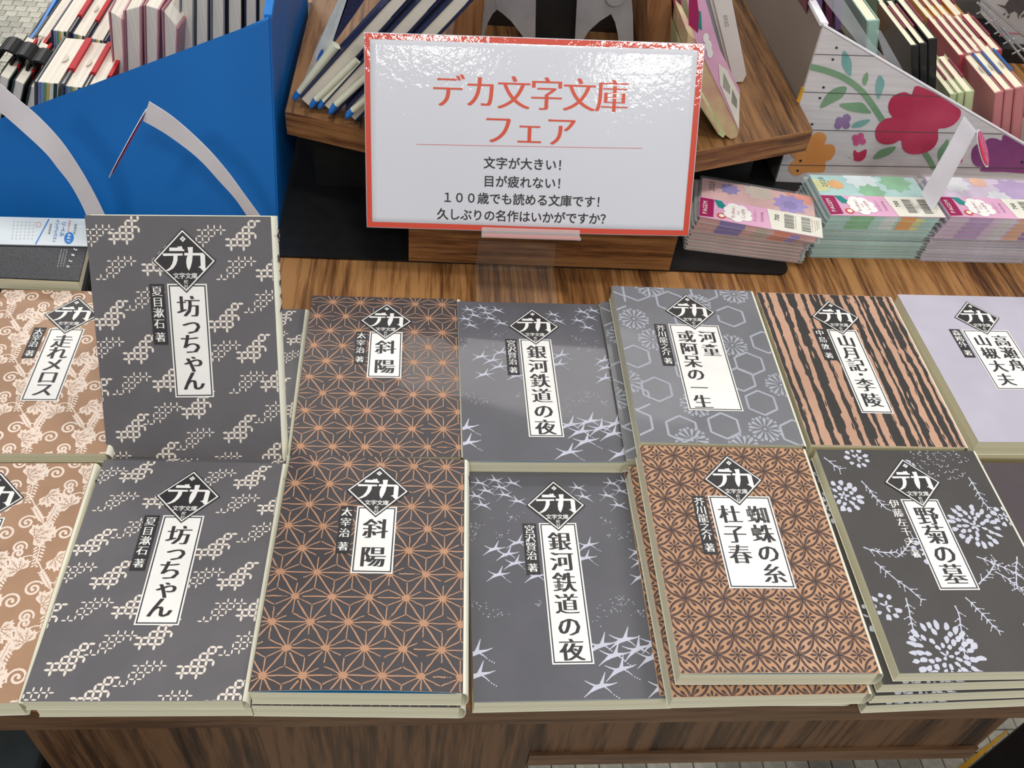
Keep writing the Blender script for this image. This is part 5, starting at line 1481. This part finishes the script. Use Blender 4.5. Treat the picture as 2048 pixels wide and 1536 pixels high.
# ------------------------------------------------------------------ diaries in the flowered box
BLK = M('black_diary_vinyl', '#1c2121', .4, .08, 30, coat=.3); MINTV = M('mint_vinyl', '#9fc3b4', .4, .05, 20, coat=.4); LIMEV = M('lime_vinyl', '#c6d2a2', .4, .05, 20, coat=.4)
SALM = M('salmon_vinyl', '#c98284', .4, .06, 14, coat=.4); ROSEV = M('deep_rose_vinyl', '#b9525c', .4, .06, 20, coat=.4); ORNG = M('orange_vinyl', '#dc9f56', .4, .05, 20, coat=.4); PLUM = M('plum_vinyl', '#5c2040', .4, .08, 20, coat=.4)
CRIM = M('crimson_strip', '#8e2048', .3, .04, coat=.5); BLUES = M('blue_strip', '#1a66b8', .35, .03, coat=.4)
YP = M('ivory_pages', '#efe8cc', .75, .03, 1.0, stretch=(900, 4, 4))
GF = 'diaries standing in the flowered box'
def fbook(px, Y, dep, cov, label, pen=None, grp=GF, name='diary', tabmark=False):
    return planner(px, Y, dep, cov, label, grp, spine=True, pen=pen, cat='diary', name=name, pagecol=YP, tabmark=tabmark)
P3 = ('leftmost', 'middle', 'rightmost')
for i, q in enumerate(([(1822, 92), (1838, 91), (1838, 190), (1824, 190)], [(1839, 88), (1855, 87), (1855, 200), (1841, 200)], [(1857, 79), (1875, 77), (1871, 205), (1856, 205)])):
    fbook(q, .885 + .001 * i, .11, BLK, P3[i] + ' of the three black diaries in the flowered box', pen=CRIM if i else CRIM, grp='black diaries in the flowered box')
for i, q in enumerate(([(1900, 189), (1914, 187), (1907, 240), (1894, 240)], [(1916, 187), (1929, 184), (1921, 245), (1908, 245)], [(1931, 184), (1949, 181), (1940, 255), (1923, 255)])):
    fbook(q, .878 + .001 * i, .085, LIMEV, P3[i] + ' of the three pale green diaries in the flowered box', pen=CRIM, grp='pale green diaries in the flowered box')
for i, q in enumerate(([(1990, 187), (2008, 182), (1997, 300), (1978, 300)], [(2010, 181), (2028, 178), (2016, 300), (1998, 300)], [(2030, 177), (2052, 172), (2040, 300), (2018, 300)])):
    fbook(q, .880 + .001 * i, .10, SALM, P3[i] + ' of the three big salmon pink diaries at the right edge', pen=BLUES, grp='salmon diaries in the flowered box', tabmark=True)
MN = ('first', 'second', 'third', 'fourth', 'fifth')
for i, q in enumerate(([(1918, 111), (1933, 110), (1926, 180), (1910, 180)], [(1935, 107), (1950, 106), (1942, 180), (1927, 180)], [(1952, 104), (1967, 103), (1960, 180), (1944, 180)], [(1970, 106), (1985, 104), (1976, 180), (1962, 180)], [(1988, 102), (2005, 99), (1996, 180), (1980, 180)])):
    fbook(q, .965 + .001 * i, .10, ROSEV if i in (0, 4) else PINKC, MN[i] + ' of five rose diaries from the left, middle row of the flowered box', pen=CRIM, grp='rose diaries in the flowered box')
for i, q in enumerate(([(1858, 40), (1872, 39), (1868, 110), (1854, 110)], [(1874, 36), (1888, 35), (1884, 110), (1870, 110)], [(1890, 34), (1905, 33), (1900, 110), (1886, 110)], [(1912, 34), (1933, 32), (1926, 110), (1906, 110)])):
    fbook(q, 1.06 + .001 * i, .10, ORNG, MN[i] + ' of four orange diaries from the left, back row of the flowered box', pen=CRIM, grp='orange diaries in the flowered box')
fbook([(1734, 42), (1760, 40), (1752, 130), (1730, 130)], .905, .12, MINTV, 'single mint diary in the flowered box left of the black ones')
fbook([(1764, 12), (1778, 14), (1778, 90), (1764, 90)], 1.0, .09, M('mint_dark_vinyl', '#5f9784', .4), 'small dark mint diary behind the big mint one')
fbook([(1790, 8), (1806, 8), (1806, 80), (1792, 80)], 1.0, .09, M('mint_dark_vinyl', '#5f9784', .4), 'small dark mint diary behind the black diaries')
for i, x in enumerate((1612, 1630, 1650, 1668)):
    fbook([(x, -22), (x + 15, -24), (x + 14, 60), (x + 2, 60)], .91 + .002 * i, .10, PLUM if i % 2 == 0 else M('grape_vinyl', '#6f5480', .4, .06, 20), MN[i] + ' plum diary from the left in the near corner of the flowered box', grp='plum diaries in the flowered box')
t = MB(); px_prism(t, [(1640, -10), (1680, -12), (1742, 84), (1775, 120), (1720, 92)], .872, (0, .001, 0), SLEEVE)
px_prism(t, [(1752, 60), (1762, 62), (1806, 140), (1770, 118)], .873, (0, .001, 0), SLEEVE)
tag(t.obj('clear_divider', None), 'clear plastic divider sheet standing in the flowered box before the mint diary', 'divider')

# ------------------------------------------------------------------ wire rack with picture card, top right
CH = M('chrome_wire', '#d9dbde', .15, .02, metallic=.95)
def rack():
    root = thing('wire_rack', 'chrome wire rack behind the flowered box at the top right corner', 'rack', U(1995, 80, y=1.05))
    Y = 1.08
    for (a, b) in (((1955, 5), (2075, 130)), ((1985, 40), (2075, 155)), ((1940, -20), (2075, 95))):
        t = MB(); t.tube([U(*a, y=Y), U(*b, y=Y)], .0014, CH, 8); t.obj('wire', root)
    for i in range(5):
        x, y = 1968 + i * 18, 22 + i * 20
        t = MB(); t.tube([U(x - 16, y + 6, y=Y + .002), U(x + 14, y - 8, y=Y + .002)], .0011, CH, 8); t.obj('cross_wire', root)
    c = MB(); px_prism(c, [(1958, -30), (2080, -30), (2080, 160), (2050, 120), (1962, 28)], 1.22, (0, .004, 0), M('picture_card', '#b9b4b2', .5, .04, 12))
    card = c.obj('picture_card'); tag(card, 'pale grey card with dark ragged leaf print behind the wire rack', 'card')
    k = Ink(); r = random.Random(6); DK = M('card_dark', '#4d4848', .6); RS = M('card_rose', '#c77b8c', .5)
    k.poly([(1993, 8), (2010, 12), (2022, -6), (2075, -10), (2075, 18), (2055, 26), (2048, 20), (2040, 30), (2030, 22), (2018, 28), (2012, 18)], DK, 1)
    for i in range(14):
        x, y = 2000 + r.random() * 55, 18 + r.random() * 16
        k.lens(x, y, x + r.uniform(-5, 5), y + r.uniform(4, 10), r.uniform(1.5, 3.5), DK, 1)
    k.stroke([(1998, 72), (2020, 66), (2075, 70)], 3.0, RS, 1)
    link('card_print', k.mesh('card_print', lambda x, y, h: U(x, y, y=1.2198 - h), base=.0004), card)
    b = MB(); b.box(.55, 1.2, 1.30, 1.32, .0, .6, M('far_grey_panel', '#6d675f', .6, .06, 10)); b.box(.55, 1.2, 1.2, 1.30, .0, .02, BLACK)
    tag(b.obj('rear_panel'), 'dull grey panel standing behind the wire rack', 'panel')
rack()
for o in bpy.data.objects:
    if '_org' in o: del o['_org']
